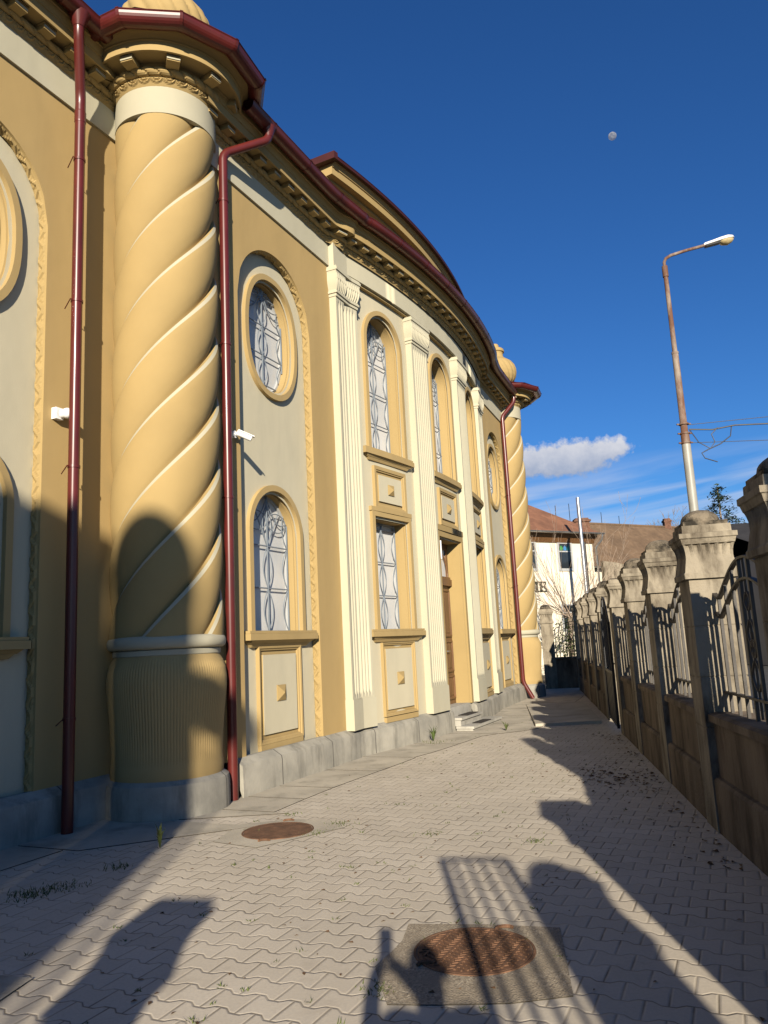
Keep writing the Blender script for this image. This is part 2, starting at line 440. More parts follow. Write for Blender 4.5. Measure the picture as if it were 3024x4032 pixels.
def window(Pm,c,hw,zb,ztop,kind,depth=.16,spring=None,zc=None,rz=None,h0=0.,base=B,detail=True):
    """opening half width hw; frame front at h0+.055"""
    f=MB(); prof=[(d,(h if h>-.1 else -depth)+h0) for d,h in FRAME_PROF]
    if kind=='rect': path=rect_path(c-hw,c+hw,zb,ztop); closed=False
    elif kind=='arch': path=arch_path(c,hw,zb,spring,ztop-spring); closed=False
    else: path=ell_path(c,hw,zc,rz); closed=True
    sweep(f,Pm,path,prof,closed)
    win=f.build('window',M['ochre_t'],base,35)
    # timber frame ring + panes
    w=MB(); sweep(w,Pm,path,[(-.001,-depth+h0),(-.001,-depth+.03+h0),(-.032,-depth+.03+h0),(-.032,-depth-.01+h0)],closed)
    zt2=ztop-.03
    w.build('frame',M['winframe'],win)
    p=MB()
    off=offset_path(path,-.02,closed)
    cen=Pm(c,(zb+ztop)/2,-depth+h0-.004); ring=[Pm(s,z,-depth+h0-.004) for s,z in off]
    k=len(ring)
    p.add([cen]+ring,[(0,i+1,(i+1)%k+1) for i in range(k)])
    p.build('pane',M['glass'],win)
    if detail: grille(win,Pm,c,hw-.005,zb,ztop,-depth+.05+h0,kind,spring,rz,zc)
    return win
def sill(Pm,c,hw,zt,hback,hfront,name='window_sill'):
    m=MB()
    fbox(m,Pm,c-hw,c+hw,zt-.115,zt-.035,hback,hfront,n=4)
    fbox(m,Pm,c-hw+.012,c+hw-.012,zt-.033,zt,hback,hfront-.015,n=4)
    # tapered corbel under it
    for a,b,z0,z1,f0,f1 in ((.10,.06,zt-.155,zt-.117,.55,.85),(.16,.11,zt-.20,zt-.157,.3,.5)):
        A,Bq=c-hw+a,c+hw-a; e=hfront-hback
        m.hexa([Pm(A,z0,hback+e*f0),Pm(Bq,z0,hback+e*f0),Pm(Bq,z0,hback),Pm(A,z0,hback),Pm(A-.04,z1,hback+e*f1),Pm(Bq+.04,z1,hback+e*f1),Pm(Bq+.04,z1,hback),Pm(A-.04,z1,hback)])
    return m.build(name,M['ochre_t'],B)
def relief_panel(Pm,c,hw,z0,z1,ohw,oz0,oz1,h0):
    m=MB(); path=[(c-hw,z0),(c-hw,z1),(c+hw,z1),(c+hw,z0)]
    # moulded frame from inner raised field outwards
    d=ohw-hw
    sweep(m,Pm,path,[(0,h0+.03),(.0,h0+.005),(.05,h0+.005),(.055,h0+.03),(.075,h0+.035),(.08,h0+.05),(d-.002,h0+.055),(d,h0-.002)],True)
    fr=m.build('panel_frame',M['ochre_t'],B)
    f=MB(); fbox(f,Pm,c-hw+.001,c+hw-.001,z0+.001,z1-.001,h0-.01,h0+.034)
    f.build('panel_field',M['grey_cream'],fr)
    r=MB(); zc=(z0+z1)/2; a=.10 if z1-z0>.7 else .09; b=a*.98
    vs=[Pm(c-a,zc-b,h0+.036),Pm(c+a,zc-b,h0+.036),Pm(c+a,zc+b,h0+.036),Pm(c-a,zc+b,h0+.036)]
    vt=[Pm(c-a,zc-b,h0+.047),Pm(c+a,zc-b,h0+.047),Pm(c+a,zc+b,h0+.047),Pm(c-a,zc+b,h0+.047)]
    r.add(vs+vt,[(0,1,5,4),(1,2,6,5),(2,3,7,6),(3,0,4,7)])
    r.add(vt+[Pm(c,zc,h0+.10)],[(0,1,4),(1,2,4),(2,3,4),(3,0,4)])
    r.build('rosette',M['ochre_sun_dimmed'],fr)
    return fr

# ---- side wall bays with the chevron recess (A, B and the left wing L)
def side_bay(Pm,c,s0,s1,detail=True):
    RH=.905; SPR=6.17; RZ=.90; D=-.12
    w=MB()
    strip(w,Pm,s0,s1,ZB,ZT+.2,[(c-RH,c+RH,const(ZB),arch_fn(c,RH,SPR,RZ),28)],ds=.4)
    w.build('wall',M['ochre'],B)
    path=arch_path(c,RH,ZB,SPR,RZ,28)
    # reveal
    rv=MB(); sweep(rv,Pm,path,[(0,0),(-.004,-.018),(-.004,D+.001)])
    rv.build('recess_reveal',M['ochre_sun_dimmed'],B,30)
    # chevron ridges on the reveal
    ch=MB(); pts=[]
    dense=[]
    for (x0,z0),(x1,z1) in zip(path,path[1:]):
        l=math.hypot(x1-x0,z1-z0); k=max(1,int(l/.02))
        dense+=[(x0+(x1-x0)*i/k,z0+(z1-z0)*i/k) for i in range(k)]
    dense.append(path[-1])
    acc=0; per=.23; prev=dense[0]; rows=[]
    hl=[-.022,-.04,-.056,-.072,-.088,-.104,-.118]
    ins=offset_path(dense,-1,False)
    for (p,q) in zip(dense,ins):
        acc+=math.hypot(p[0]-prev[0],p[1]-prev[1]); prev=p
        nx,nz=q[0]-p[0],q[1]-p[1]
        row=[]
        for i,h in enumerate(hl):
            t=(h-hl[0])/(hl[-1]-hl[0])
            zig=abs(((acc/per)%1)*2-1)          # 0..1 zigzag centre line
            dd=abs(t-zig)
            hgt=.006+ (.020 if dd<.22 else (.010 if (dd%.2)<.1 else .003))
            if i in (0,len(hl)-1): hgt=.003
            row.append(Pm(p[0]+nx*hgt,p[1]+nz*hgt,h))
        rows.append(row)
    ch.grid(rows); ch.build('chevron_moulding',M['ochre_sun_dimmed'],B)
    # cream recessed panel with two openings
    ow=.535; zc=5.875; orz=.775
    p=MB()
    strip(p,Pm,c-RH-.01,c+RH+.01,ZB,7.12,[(c-ow,c+ow,const(1.85),arch_fn(c,ow,3.125),18),
        (c-ow,c+ow,ell_fn(c,ow,zc,orz,-1),ell_fn(c,ow,zc,orz,1),24)],ds=.3,h=D)
    p.build('recessed_panel',M['grey_cream'],B)
    window(Pm,c,ow,1.85,3.66,'arch',.17,spring=3.125,h0=D,detail=detail)
    window(Pm,c,ow,zc-orz,zc+orz,'oval',.17,zc=zc,rz=orz,h0=D,detail=detail)
    sill(Pm,c,.81,1.85,D,.03)
    relief_panel(Pm,c,.39,.585,1.555,.50,.42,1.69,D)
    fbb=MB()    # plain border continuing to plinth under the panel
    fbox(fbb,Pm,c-.49,c+.49,ZB,.474,D-.005,D+.052); fbb.build('panel_base',M['ochre_t'],B)
CA=-5.47
side_bay(F,CA,-7.2,-3.62)
side_bay(F,5.45,3.62,7.1)
side_bay(FL,-9.53,-13.5,-7.2)

# ---- curved centre: wall with six openings
BC=[-2.33,.09,2.42]; OW=.50
w=MB(); ops=[]
for i,c in enumerate(BC):
    ops.append((c-OW,c+OW,const(4.82),arch_fn(c,OW,6.77),16))
    if i==1: ops.append((c-.60,c+.60,const(ZB),const(3.55),2))
    else: ops.append((c-OW,c+OW,const(1.85),const(3.65),2))
strip(w,F,-3.6,3.6,ZB,ZT,ops,ds=.12)
w.build('wall',M['grey_cream'],B,30)
for i,c in enumerate(BC):
    window(F,c,OW,4.82,7.27,'arch',.26,spring=6.77)
    sill(F,c,.77,4.82,0,.10)
    relief_panel(F,c,.36,3.95,4.40,.50,3.83,4.62,0.)
    if i!=1:
        window(F,c,OW,1.85,3.65,'rect',.26)
        hd=MB(); fbox(hd,F,c-.635,c+.635,3.768,3.84,0,.058,n=4); hd.build('window_head',M['ochre_t'],B)
        sill(F,c,.82,1.85,0,.11)
        relief_panel(F,c,.40,.59,1.54,.50,.42,1.69,0.)
        fb=MB(); fbox(fb,F,c-.49,c+.49,ZB,.479,0,.052); fb.build('panel_base',M['ochre_t'],B)
# door bay
c=BC[1]; DW=.60
dm=MB(); sweep(dm,F,rect_path(c-DW,c+DW,ZB,3.55),[(0,-.36),(0,.0),(.03,.02),(.03,.05),(.14,.05),(.14,-.002)])
fbox(dm,F,c-DW-.145,c+DW+.145,3.693,3.80,0,.06,n=4)
door_sur=dm.build('door_surround',M['ochre_sun_dimmed'],B,35)
dl=MB(); D0=-.27
fbox(dl,F,c-DW,c+DW,ZB,2.72,D0-.05,D0)
fbox(dl,F,c-DW,c-DW+.10,2.72,3.55,D0-.05,D0+.01); fbox(dl,F,c+DW-.10,c+DW,2.72,3.55,D0-.05,D0+.01); fbox(dl,F,c-DW+.1,c+DW-.1,3.43,3.55,D0-.05,D0+.01)
fbox(dl,F,c-.03,c+.03,ZB,2.72,D0,D0+.03); fbox(dl,F,c-DW,c+DW,2.70,2.83,D0-.02,D0+.07); fbox(dl,F,c-DW,c+DW,2.83,2.88,D0-.02,D0+.045)
for sg in (-1,1):
    for z0,z1 in ((.50,.95),(1.02,1.62),(1.70,2.62)):
        a,b=sorted((c+sg*.10,c+sg*.53)); pth=rect_path(a,b,z0,z1)
        sweep(dl,F,pth,[(0,D0),(0,D0+.03),(-.025,D0+.035),(-.05,D0+.008),(-.09,D0+.022)],True)
        fbox(dl,F,a+.085,b-.085,z0+.085,z1-.085,D0,D0+.022)
    dl.tube([F(c+sg*.5*math.cos(t),2.88+.5*math.sin(t),D0+.02) for t in linsp(0,math.pi/2,10)],.018,6)
door=dl.build('door',M['wood'],B)
g=MB(); fbox(g,F,c-DW+.09,c+DW-.09,2.86,3.44,D0-.04,D0-.02); g.build('fanlight_pane',M['glass'],door)
hd=MB(); hd.tube([F(c+.07,1.42,D0+.03),F(c+.07,1.42,D0+.08),F(c+.18,1.42,D0+.08)],.012,6); hd.build('handle',M['steel'],door)

# ---- pilasters
def pilaster(c,hw):
    m=MB(); nf=7; z0,z1=.84,7.10
    # fluted face: profile across s
    ss=[]; hs=[]
    fw=(2*hw-.10)/nf
    ss+= [c-hw,c-hw,c-hw+.05]; hs+=[0,.12,.12]
    for k in range(nf):
        a=c-hw+.05+k*fw
        for t in linsp(0.0,1.0,8)[1:-1]:
            pass
        ss+=[a+fw*.14]; hs+=[.12]
        for t in linsp(0,1,6): ss.append(a+fw*(.14+.72*t)); hs.append(.12-.034*math.sin(math.pi*t))
        ss+=[a+fw*.86]; hs+=[.12]
    ss+=[c+hw-.05,c+hw,c+hw]; hs+=[.12,.12,0]
    rows=[]
    for z,f in ((z0,0),(z0+.06,0),(z0+.13,1),(z1-.13,1),(z1-.07,0),(z1,0)):
        rows.append([F(s,z,(.12+(h-.12)*f) if 0.07<h<.12 else h) for s,h in zip(ss,hs)])
    m.grid(rows)
    p=m.build('pilaster',M['cream'],B,50)
    b=MB(); fbox(b,F,c-hw-.012,c+hw+.012,ZB+.002,.835,0,.14,n=2); fbox(b,F,c-hw-.004,c+hw+.004,.835,.85,0,.128,n=2)
    b.build('pilaster_base',M['cream'],p)
    k=MB()
    for z0,z1,e,hh in ((7.10,7.15,.012,.14),(7.15,7.185,.03,.16),(7.185,7.21,.018,.145),(7.525,7.57,.060,.188),(7.57,7.60,.048,.172)):
        fbox(k,F,c-hw-e,c+hw+e,z0,z1,0,hh,n=3)
    # leafy bell: front and two sides
    def bell(t): return .014+.036*t**1.6+.020*math.sin(math.pi*min(1,t*1.15))
    nl=13; rows=[]
    for i,t in enumerate(linsp(0,1,12)):
        z=7.21+.315*t; row=[]
        e=bell(t)
        segs=[]
        for q in linsp(0,1,4): segs.append((c-hw-e,q*(.12+e),0,q))
        for q in linsp(0,1,nl*6): segs.append((c-hw-e+q*2*(hw+e),.12+e,1,q))
        for q in linsp(0,1,4): segs.append((c+hw+e,(1-q)*(.12+e),2,q))
        for s,h,k_,q in segs:
            bmp=0
            if k_==1:
                a=abs(math.sin(math.pi*q*nl)); bmp=(.022*a+ .014*abs(math.sin(math.pi*(q*nl+.5))) *(1 if t>.5 else 0))*(.4+.6*math.sin(math.pi*min(1,t+.15)))
                if t>.9: bmp*=.4
            row.append(F(s,z-.02*(1 if (k_==1 and abs(math.sin(math.pi*q*nl))<.3 and t>.8) else 0),h+bmp))
        rows.append(row)
    k.grid(rows)
    k.build('capital',M['cream'],p)
    return p
for c in (-3.545,-1.105,1.285,3.47): pilaster(c,.335)

# ---- frieze bands
fz=MB()
for a,b in ((-7.25,-3.62),(3.62,7.1)):
    fbox(fz,F,a,b,7.63,8.01,0,.03,n=2)
fbox(fz,F,-3.90,-3.61,7.602,8.012,0,.118,n=2); 
fbox(fz,F,-3.61,3.83,7.66,8.012,0,.118,n=40)
fz.build('frieze_band',M['cream'],B,30)
fz=MB(); fbox(fz,F,-3.2,3.15,7.62,7.66,0,.07,n=36); fz.build('architrave_moulding',M['ochre_t'],B)
fz=MB(); fbox(fz,FL,-13.4,-7.3,7.63+LZ,8.01+LZ,0,.03,n=2); fz.build('frieze_band',M['cream'],B)
# ---- plinth
def plinth(Pm,ss,skip=None):
    m=MB()
    prof=[(.13,-.05),(.125,.30),(.115,.345),(.0,.415),(-.05,.415)]
    extr(m,Pm,ss,prof,caps=True)
    return m.build('plinth',M['plinth'],B,30)
plinth(F,linsp(-6.62,-.55,40)); plinth(F,linsp(.80,7.1,36)); plinth(FL,linsp(-13.4,-7.1,6))
dmm=MB(); fbox(dmm,F,-.55,.80,-.05,.405,-.45,-.0,n=4); dmm.build('door_threshold',M['step'],B)

# ---- cornice along any curve
def sm(x): x=max(0,min(1,x)); return x*x*(3-2*x)
def FC(s,z,h):      # cornice line: steps out over the pilastered centre
    return F(s,z,h+.118*sm((s+4.12)/.42)*sm((4.05-s)/.42))
def FG(s,z,h):      # gutter line: the same step-out drawn smoother
    return F(s,z,h+.118*sm((s+4.7)/1.5)*sm((4.6-s)/1.5))
def cornice(Pm,s0,s1,ph=0,base=.02,zs=0.):
    n=max(2,int((s1-s0)/.07)); ss=linsp(s0,s1,n)
    m=MB()
    prof=[(base+.05,8.09+zs),(base+.055,8.17+zs),(base+.06,8.195+zs),(base+.245,8.20+zs),(base+.245,8.175+zs),(base+.262,8.175+zs),(base+.266,8.285+zs),(base+.28,8.29+zs),(base+.28,8.305+zs),
          (base+.285,8.315+zs),(base+.295,8.345+zs),(base+.31,8.375+zs),(base+.325,8.38+zs),(base+.325,8.50+zs),(base-.1,8.62+zs)]
    extr(m,Pm,ss,prof); cn=m.build('cornice',M['ochre_sun_dimmed'],B,40)
    k=max(4,int((s1-s0)/.012)); per=.135; rows=[]
    m=MB()
    for s in linsp(s0,s1,k):
        x=((s/per)%1)-.5; row=[]
        for i,t in enumerate(linsp(0,1,8)):
            z=7.99+.095*t+zs
            rr=math.hypot(x*1.15,(t-1.05)*.75)
            bump=.008*math.cos(rr*26)*(1 if rr<.62 else 0)+ (.010 if rr<.62 else 0)
            if i==0 or i==8: bump=0
            row.append(Pm(s,z,base+.010+.035*t+bump))
        rows.append(row)
    m.grid(rows); m.build('egg_moulding',M['ochre_sun_dimmed'],B)
    m=MB(); rows=[]; per=.155
    for s in linsp(s0,s1,k):
        row=[]
        for j in range(9):
            a=-math.pi/2+math.pi*j/8*1.0
            x=((s/per)+ (a/math.pi)*.9)%1
            r_=.043*(.84+.22*math.sqrt(abs(math.sin(math.pi*x)))) - (.005 if x<.10 else 0)
            row.append(Pm(s,8.128+zs+r_*math.sin(a),base+.05+r_*math.cos(a)*1.15))
        rows.append(row)
    m.grid(rows); m.build('rope_moulding',M['ochre_sun_dimmed'],B)
    st=.36; s=s0+st*.5+ph
    while s<s1-.1:
        w_=.075; m=MB()
        fbox(m,Pm,s-w_,s+w_,8.122+zs,8.18+zs,base+.085,base+.205)
        fbox(m,Pm,s-w_-.008,s+w_+.008,8.18+zs,8.199+zs,base+.085,base+.215)
        fbox(m,Pm,s-w_,s+w_,8.138+zs,8.165+zs,base+.206,base+.211,mi=1)
        m.build('modillion',[M['ochre_sun_dimmed'],M['cream_sun_dimmed']],cn); s+=st
def gutter_prof(hc,zc,r=.092):
    p=[(hc-r,zc+.05)]
    p+=[(hc+r*math.cos(math.pi+math.pi*i/12),zc+r*math.sin(math.pi+math.pi*i/12)) for i in range(13)]
    p+=[(hc+r+.012,zc+.012),(hc+r+.004,zc+.024),(hc+r-.006,zc+.014)]
    return p
def gutter(Pm,ss,hc,zc,r=.098,jss=None):
    m=MB(); extr(m,Pm,ss,gutter_prof(hc,zc,r))
    g_=m.build('gutter',M['gutter'],B,40)
    e=MB(); extr(e,Pm,ss,[(hc-r-.16,zc+.075),(hc+r-.035,zc+.045),(hc+r-.035,zc+.035),(hc-r-.16,zc+.06)])
    e.build('drip_edge',M['roofred'],g_)
    for s in (jss or []):
        j=MB(); extr(j,Pm,[s-.014,s+.014],gutter_prof(hc,zc,r+.006)); j.build('gutter_joint',M['gutter'],g_)
    return g_
cornice(FC,-7.3,7.2)
cornice(FL,-13.0,-7.1,zs=LZ)
GZ=8.465; GH=.445
gutter(FG,linsp(-6.72,6.75,170),GH,GZ,jss=[-6.2+.92*i for i in range(15)])
gutter(FL,linsp(-13.0,-8.25,3),GH,GZ+LZ,jss=[-8.9,-9.9,-10.9])
# ---- main roof slope behind the eaves
m=MB(); rows=[]
for h,z in ((.36,8.535),(-.6,8.75),(-4.5,10.2),(-9,11.0)): rows.append([FG(s,z,0)+V((N.x,N.y,0))*h for s in linsp(-7.6,7.4,40)])
m.grid(rows)
m.grid([[FL(s,z,h) for s in (-14,-7.3)] for h,z in ((.36,8.535+LZ),(-.6,8.90),(-4.5,10.2),(-9,11))])
m.build('roof',M['roofred'],B)
m=MB()  # rear and end walls close the volume
m.quad(*[V((*XY(s,n),z)) for s,n,z in ((-13.4,NL,0),(-13.4,-9,0),(-13.4,-9,10.9),(-13.4,NL,8.9))])
m.quad(*[V((*XY(s,n),z)) for s,n,z in ((7.3,-.3,0),(7.3,-9,0),(7.3,-9,10.9),(7.3,-.3,8.9))])
m.quad(*[V((*XY(s,-9),z)) for s,z in ((-13.4,0),(7.3,0),(7.3,10.95),(-13.4,10.95))])
m.build('end_wall',M['ochre'],B)

# ---- attic storey over the curved centre
def FAt(s,z,h): return F(s,z-.16 if z>9 else z,h)
aw=MB(); SA=3.42; AZ=-.16
ss=linsp(-SA,SA,60)
extr(aw,FAt,ss,[(-.30,8.7),(-.30,9.66),(-.22,9.70),(-.22,9.74),(-.10,9.745),(-.095,9.86),(-.075,9.87),(-.07,9.90),(-.02,9.965)])
for s in (-SA,SA): aw.add([FAt(s,z,h) for h,z in ((-1.4,8.7),(-.30,8.7),(-.30,9.66),(-.22,9.70),(-.22,9.74),(-.10,9.745),(-.095,9.86),(-.07,9.90),(-.02,9.965),(-1.4,9.965))],[tuple(range(10))])
attic=aw.build('attic_storey',M['ochre_sun_dimmed'],B,30)
fl=MB()
def flutes(a,b):
    s=a
    while s<b:
        fl.tube([FAt(s,9.0,-.295),FAt(s,9.62,-.295)],.045,8); s+=.10
flutes(-3.35,-2.45); flutes(-.55,.75); flutes(2.5,3.3)
for a,b in ((-2.42,-.62),(.82,2.42)):
    fbox(fl,FAt,a,b,9.50,9.56,-.30,-.25,n=12)
fl.build('fluted_frieze',M['ochre_sun_dimmed'],attic,40)
ar=MB(); extr(ar,FAt,linsp(-SA-.08,SA+.08,60),[(-.03,9.95),(.035,9.945),(.04,9.985),(-.03,10.01),(-1.6,10.35)])
extr(ar,FAt,linsp(-SA-.10,SA+.10,60),[(.0,9.985),(.03,10.02),(-.02,10.02)])
fbox(ar,FAt,-SA-.12,-SA-.02,9.93,10.06,-.5,.05)
ar.build('attic_roof_edge',M['roofred'],attic,40)

# ---- twisted corner columns
def twisted(cx,cy,rot=0.):
    root=MB(); z0,z1=1.80,7.86; K=5; pitch=3.80; RR=.606
    PK=[(0,.528),(.03,.535),(.10,.556),(.25,.586),(.42,.604),(.60,.613),(.76,.614),(.88,.607),(.935,.598),(.95,.593),(1.0,.577)]
    def prof(ph):
        for (a_,r0),(b_,r1) in zip(PK,PK[1:]):
            if ph<=b_: return r0+(r1-r0)*(ph-a_)/(b_-a_)
        return .560
    rows=[]; n=150; nz=150
    A=MB(); G=MB()
    # helical grid: follow the strands so that grooves stay crisp
    phs=[0,.012,.03,.06,.10,.15,.21,.28,.36,.44,.53,.62,.71,.80,.87,.935,.95,.97,1.0]
    for k in range(K):
        rowsA=[]
        for i in range(nz+1):
            z=z0+(z1-z0)*i/nz; row=[]
            for ph in phs:
                # ph rises with z and falls with theta
                th=-( (ph+k) - (z-z0)/pitch*K )*2*math.pi/K - rot
                r_=prof(ph)
                r_*=1-.03*max(0,(z-3.5)/4.3)
                row.append(V((cx+r_*math.cos(th),cy+r_*math.sin(th),z)))
            rowsA.append(row)
        A.grid([r[:16] for r in rowsA]); G.grid([r[15:] for r in rowsA]+[])
    shaft=A.build('twisted_column',M['ochre_sun_dimmed'],B,60)
    G.build('spiral_fillet',M['cream_sun_dimmed'],shaft,60)
    U_=MB()
    for k in range(K):
        rws=[]
        for i in range(nz+1):
            z=z0+(z1-z0)*i/nz; f_=1-.03*max(0,(z-3.5)/4.3); th=-((1+k)-(z-z0)/pitch*K)*2*math.pi/K-rot
            rws.append([V((cx+r_*f_*math.cos(th),cy+r_*f_*math.sin(th),z)) for r_ in (.577,.528)])
        U_.grid(rws)
    U_.build('strand_undercut',M['ochre_sun_dimmed'],shaft)
    # pot shaped foot with combed ridges
    P=MB(); pr=[(.585,.36),(.590,.40),(.592,.46),(.585,.50),(.578,.56),(.585,.75),(.600,.95),(.618,1.12),(.632,1.26),(.634,1.36),(.622,1.46),(.595,1.54),(.565,1.60),(.55,1.63)]
    rows=[]; nn=360
    for r_,z in pr:
        amp=.0032 if .52<z<1.56 else 0
        rows.append([(cx+(r_+amp*(1 if j%3 else -1))*math.cos(2*math.pi*j/nn),cy+(r_+amp*(1 if j%3 else -1))*math.sin(2*math.pi*j/nn),z) for j in range(nn)])
    P.grid(rows,closed_u=True); P.build('combed_foot',M['ochre_t'],shaft,50)
    t=MB(); t.lathe([(.555,1.60),(.572,1.615),(.575,1.665),(.56,1.675)]+[(.585+.05*math.cos(a),1.745+.068*math.sin(a)) for a in linsp(-math.pi/2,math.pi/2,10)]+[(.54,1.815)],(cx,cy),64)
    t.build('collar',M['cream_sun_dimmed'],shaft,40)
    t=MB(); t.lathe([(.545,7.82),(.60,7.825),(.600,8.175),(.55,8.18)],(cx,cy),64); t.build('neck_band',M['cream_sun_dimmed'],shaft,40)
    # plinth block
    q=MB(); q.lathe([(.66,-.05),(.655,.28),(.645,.325),(.58,.37),(.4,.38)],(cx,cy),40); q.build('column_plinth',M['plinth'],shaft,30)
    # capital rings
    Rb=.60
    def C(s,z,h):
        th=s/Rb; return V((cx+(Rb+h)*math.cos(th),cy+(Rb+h)*math.sin(th),z))
    L=2*math.pi*Rb
    m=MB(); rows=[]; cnt=28
    for i in range(cnt*12+1):
        s=L*i/(cnt*12); x=((i/12)%1)-.5; row=[]
        for jj,tt in enumerate(linsp(0,1,8)):
            rr=math.hypot(x*1.05,(tt-1.05)*.8)
            bump=(.008*math.cos(rr*26)+.010) if (rr<.6 and 0<jj<8) else 0
            row.append(C(s,8.165+.08*tt,.0+.05*tt+bump))
        rows.append(row)
    m.grid(rows); m.build('egg_ring',M['ochre_sun_dimmed'],shaft)
    m=MB(); rows=[]; cnt=30
    for i in range(cnt*12+1):
        s=L*i/(cnt*12); row=[]
        for j in range(11):
            a=-math.pi*.6+math.pi*1.2*j/10
            x=(i/12+(a/math.pi)*1.0)%1
            r_=.052*(.84+.24*math.sqrt(abs(math.sin(math.pi*x))))-(.006 if x<.1 else 0)
            row.append(C(s,8.305+r_*math.sin(a),.055+r_*math.cos(a)*1.25))
        rows.append(row)
    m.grid(rows); m.build('rope_ring',M['ochre_sun_dimmed'],shaft)
    m=MB(); m.lathe([(.63,8.22),(.66,8.35),(.69,8.385),(.90,8.40),(.90,8.365),(.925,8.365),(.93,8.475),(.945,8.48),(.945,8.50),(.95,8.505),(.965,8.525),(.99,8.54),(1.00,8.545),(1.02,8.56),(1.06,8.575),(1.06,8.62),(.3,8.95)],(cx,cy),72)
    m.build('column_cornice',M['ochre_sun_dimmed'],shaft,35)
    for k in range(10):
        m=MB()
        th=2*math.pi*k/10+R(-90+13.6+8)
        ca,sa=math.cos(th),math.sin(th); rad=V((ca,sa,0)); tan=V((-sa,ca,0)); cc=V((cx,cy,0))
        m.box(cc+rad*.775+V((0,0,8.350)),.17,.15,.075,rad,tan,(0,0,1))
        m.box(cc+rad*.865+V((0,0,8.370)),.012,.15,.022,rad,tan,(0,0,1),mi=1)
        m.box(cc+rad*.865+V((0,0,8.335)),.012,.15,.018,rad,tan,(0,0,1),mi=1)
        m.build('modillion',[M['ochre_sun_dimmed'],M['cream_sun_dimmed']],shaft)
    # polygonal gutter round the cap
    PG=MB(); prf=gutter_prof(1.14,8.61,.112); rows=[]
    ang=[R(-90+16.0-22.8-32*2+32*i-1.5) for i in range(9)]
    for a in ang:
        rows.append([V((cx+(h_/math.cos(R(0)))*math.cos(a),cy+h_*math.sin(a),z)) for h_,z in prf])
    PG.grid(rows); 
    gg=PG.build('gutter',M['gutter'],shaft)
    for a in ang[1:-1]:
        J=MB()
        J.grid([[V((cx+h_*math.cos(a+d),cy+h_*math.sin(a+d),z)) for h_,z in gutter_prof(1.14,8.61,.119)] for d in (-.014,.014)])
        J.build('gutter_joint',M['gutter'],shaft)
    rf=MB(); rf.lathe([(1.20,8.665),(1.05,8.70),(.45,8.98),(.0,9.0)],(cx,cy),12); rf.build('column_roof',M['roofred'],shaft)
    # urn finial
    U=MB(); rows=[]; pr=[(.40,8.9),(.42,8.98),(.50,9.06),(.56,9.18),(.585,9.30),(.585,9.40),(.55,9.52),(.47,9.63),(.36,9.71),(.27,9.77),(.235,9.83),(.225,9.90),(.235,9.95),(.27,9.965),(.275,10.0),(.26,10.02),(.262,10.05),(.23,10.075),(.15,10.10),(.125,10.14),(.125,10.19),(.10,10.225),(.0,10.235)]
    nn=144; NF=18
    for r_,z in pr:
        row=[]
        f=max(0,min(1,(9.60-z)/.16))
        for j in range(nn):
            th=2*math.pi*j/nn; x=(th*NF/(2*math.pi)-(z-8.9)*2.6)%1
            rr=r_*(1-.075*f*(1-abs(math.sin(math.pi*x))**.6))
            row.append((cx+rr*math.cos(th),cy+rr*math.sin(th),z))
        rows.append(row)
    # resample in z for crisp gadroons
    fine=[]
    for r0,r1 in zip(range(len(pr)-1),range(1,len(pr))):
        for t in (0,.25,.5,.75):
            z=pr[r0][1]+(pr[r1][1]-pr[r0][1])*t; r_=pr[r0][0]+(pr[r1][0]-pr[r0][0])*t
            f=max(0,min(1,(9.62-z)/.14)); row=[]
            for j in range(nn):
                th=2*math.pi*j/nn; x=(th*NF/(2*math.pi)+(z-8.9)*2.6)%1
                rr=r_*(1-.075*f*(1-abs(math.sin(math.pi*x))**.6))
                row.append((cx+rr*math.cos(th),cy+rr*math.sin(th),z))
            fine.append(row)
    U.grid(fine,closed_u=True); U.build('urn_finial',M['ochre_sun_dimmed'],shaft,60)
    return shaft
C1=(-2.46,8.59)
tw=twisted(*C1,rot=R(90+18)-.116)
C2=XY(7.2,-.45)
def clone_part(o,off,parent):
    c=o.copy(); col.objects.link(c); c.parent=parent; c.location=V(o.location)+V(off)
    for ch in o.children:
        d=ch.copy(); col.objects.link(d); d.parent=c
    return c
clone_part(tw,(C2[0]-C1[0],C2[1]-C1[1],0),B)

# ---- downpipes
def downpipe(path,brk,r=.055,corr=()):
    m=MB(); P=[V(p) for p in path]; pts=[P[0]]
    for a,b,c_ in zip(P,P[1:],P[2:]):
        l=min(.10,(b-a).length*.4,(c_-b).length*.4)
        p0=b+(a-b).normalized()*l; p1=b+(c_-b).normalized()*l
        for t in linsp(0,1,5): pts.append(p0*(1-t)**2+b*2*t*(1-t)+p1*t*t)
    pts.append(P[-1])
    m.tube(pts,r,20)
    o=m.build('downpipe',M['gutter'],B,50)
    base_=P[2]
    for z in corr:
        k=MB(); rows=[]
        for i in range(11):
            q=V((base_.x,base_.y,z+.014*i)); rr=r+(.007 if i%2 else .001)
            rows.append([q+V((rr*math.cos(2*math.pi*j/20),rr*math.sin(2*math.pi*j/20),0)) for j in range(20)])
        k.grid(rows,closed_u=True); k.build('ribbed_sleeve',M['gutter'],o,50)
    for z in brk:
        k=MB(); q=V((base_.x,base_.y,z)); k.tube([q-V((0,0,.014)),q+V((0,0,.014))],r+.007,20)
        k.tube([q-V((T.x,T.y,0))*(r),q-V((T.x,T.y,0))*(r+.03),q-V((T.x,T.y,0))*.03-V((N.x,N.y,0))*.14+V((0,0,-.06))],.006,5)
        k.build('pipe_bracket',M['gutter'],o,50)
    return o
def cone(p0,p1,r0,r1,par=B):
    m=MB(); m.tube([p0,p1],[r0,r1],16); m.build('gutter_outlet',M['gutter'],par,50)
def SNZ(s,n,z): x,y=XY(s,n); return (x,y,z)
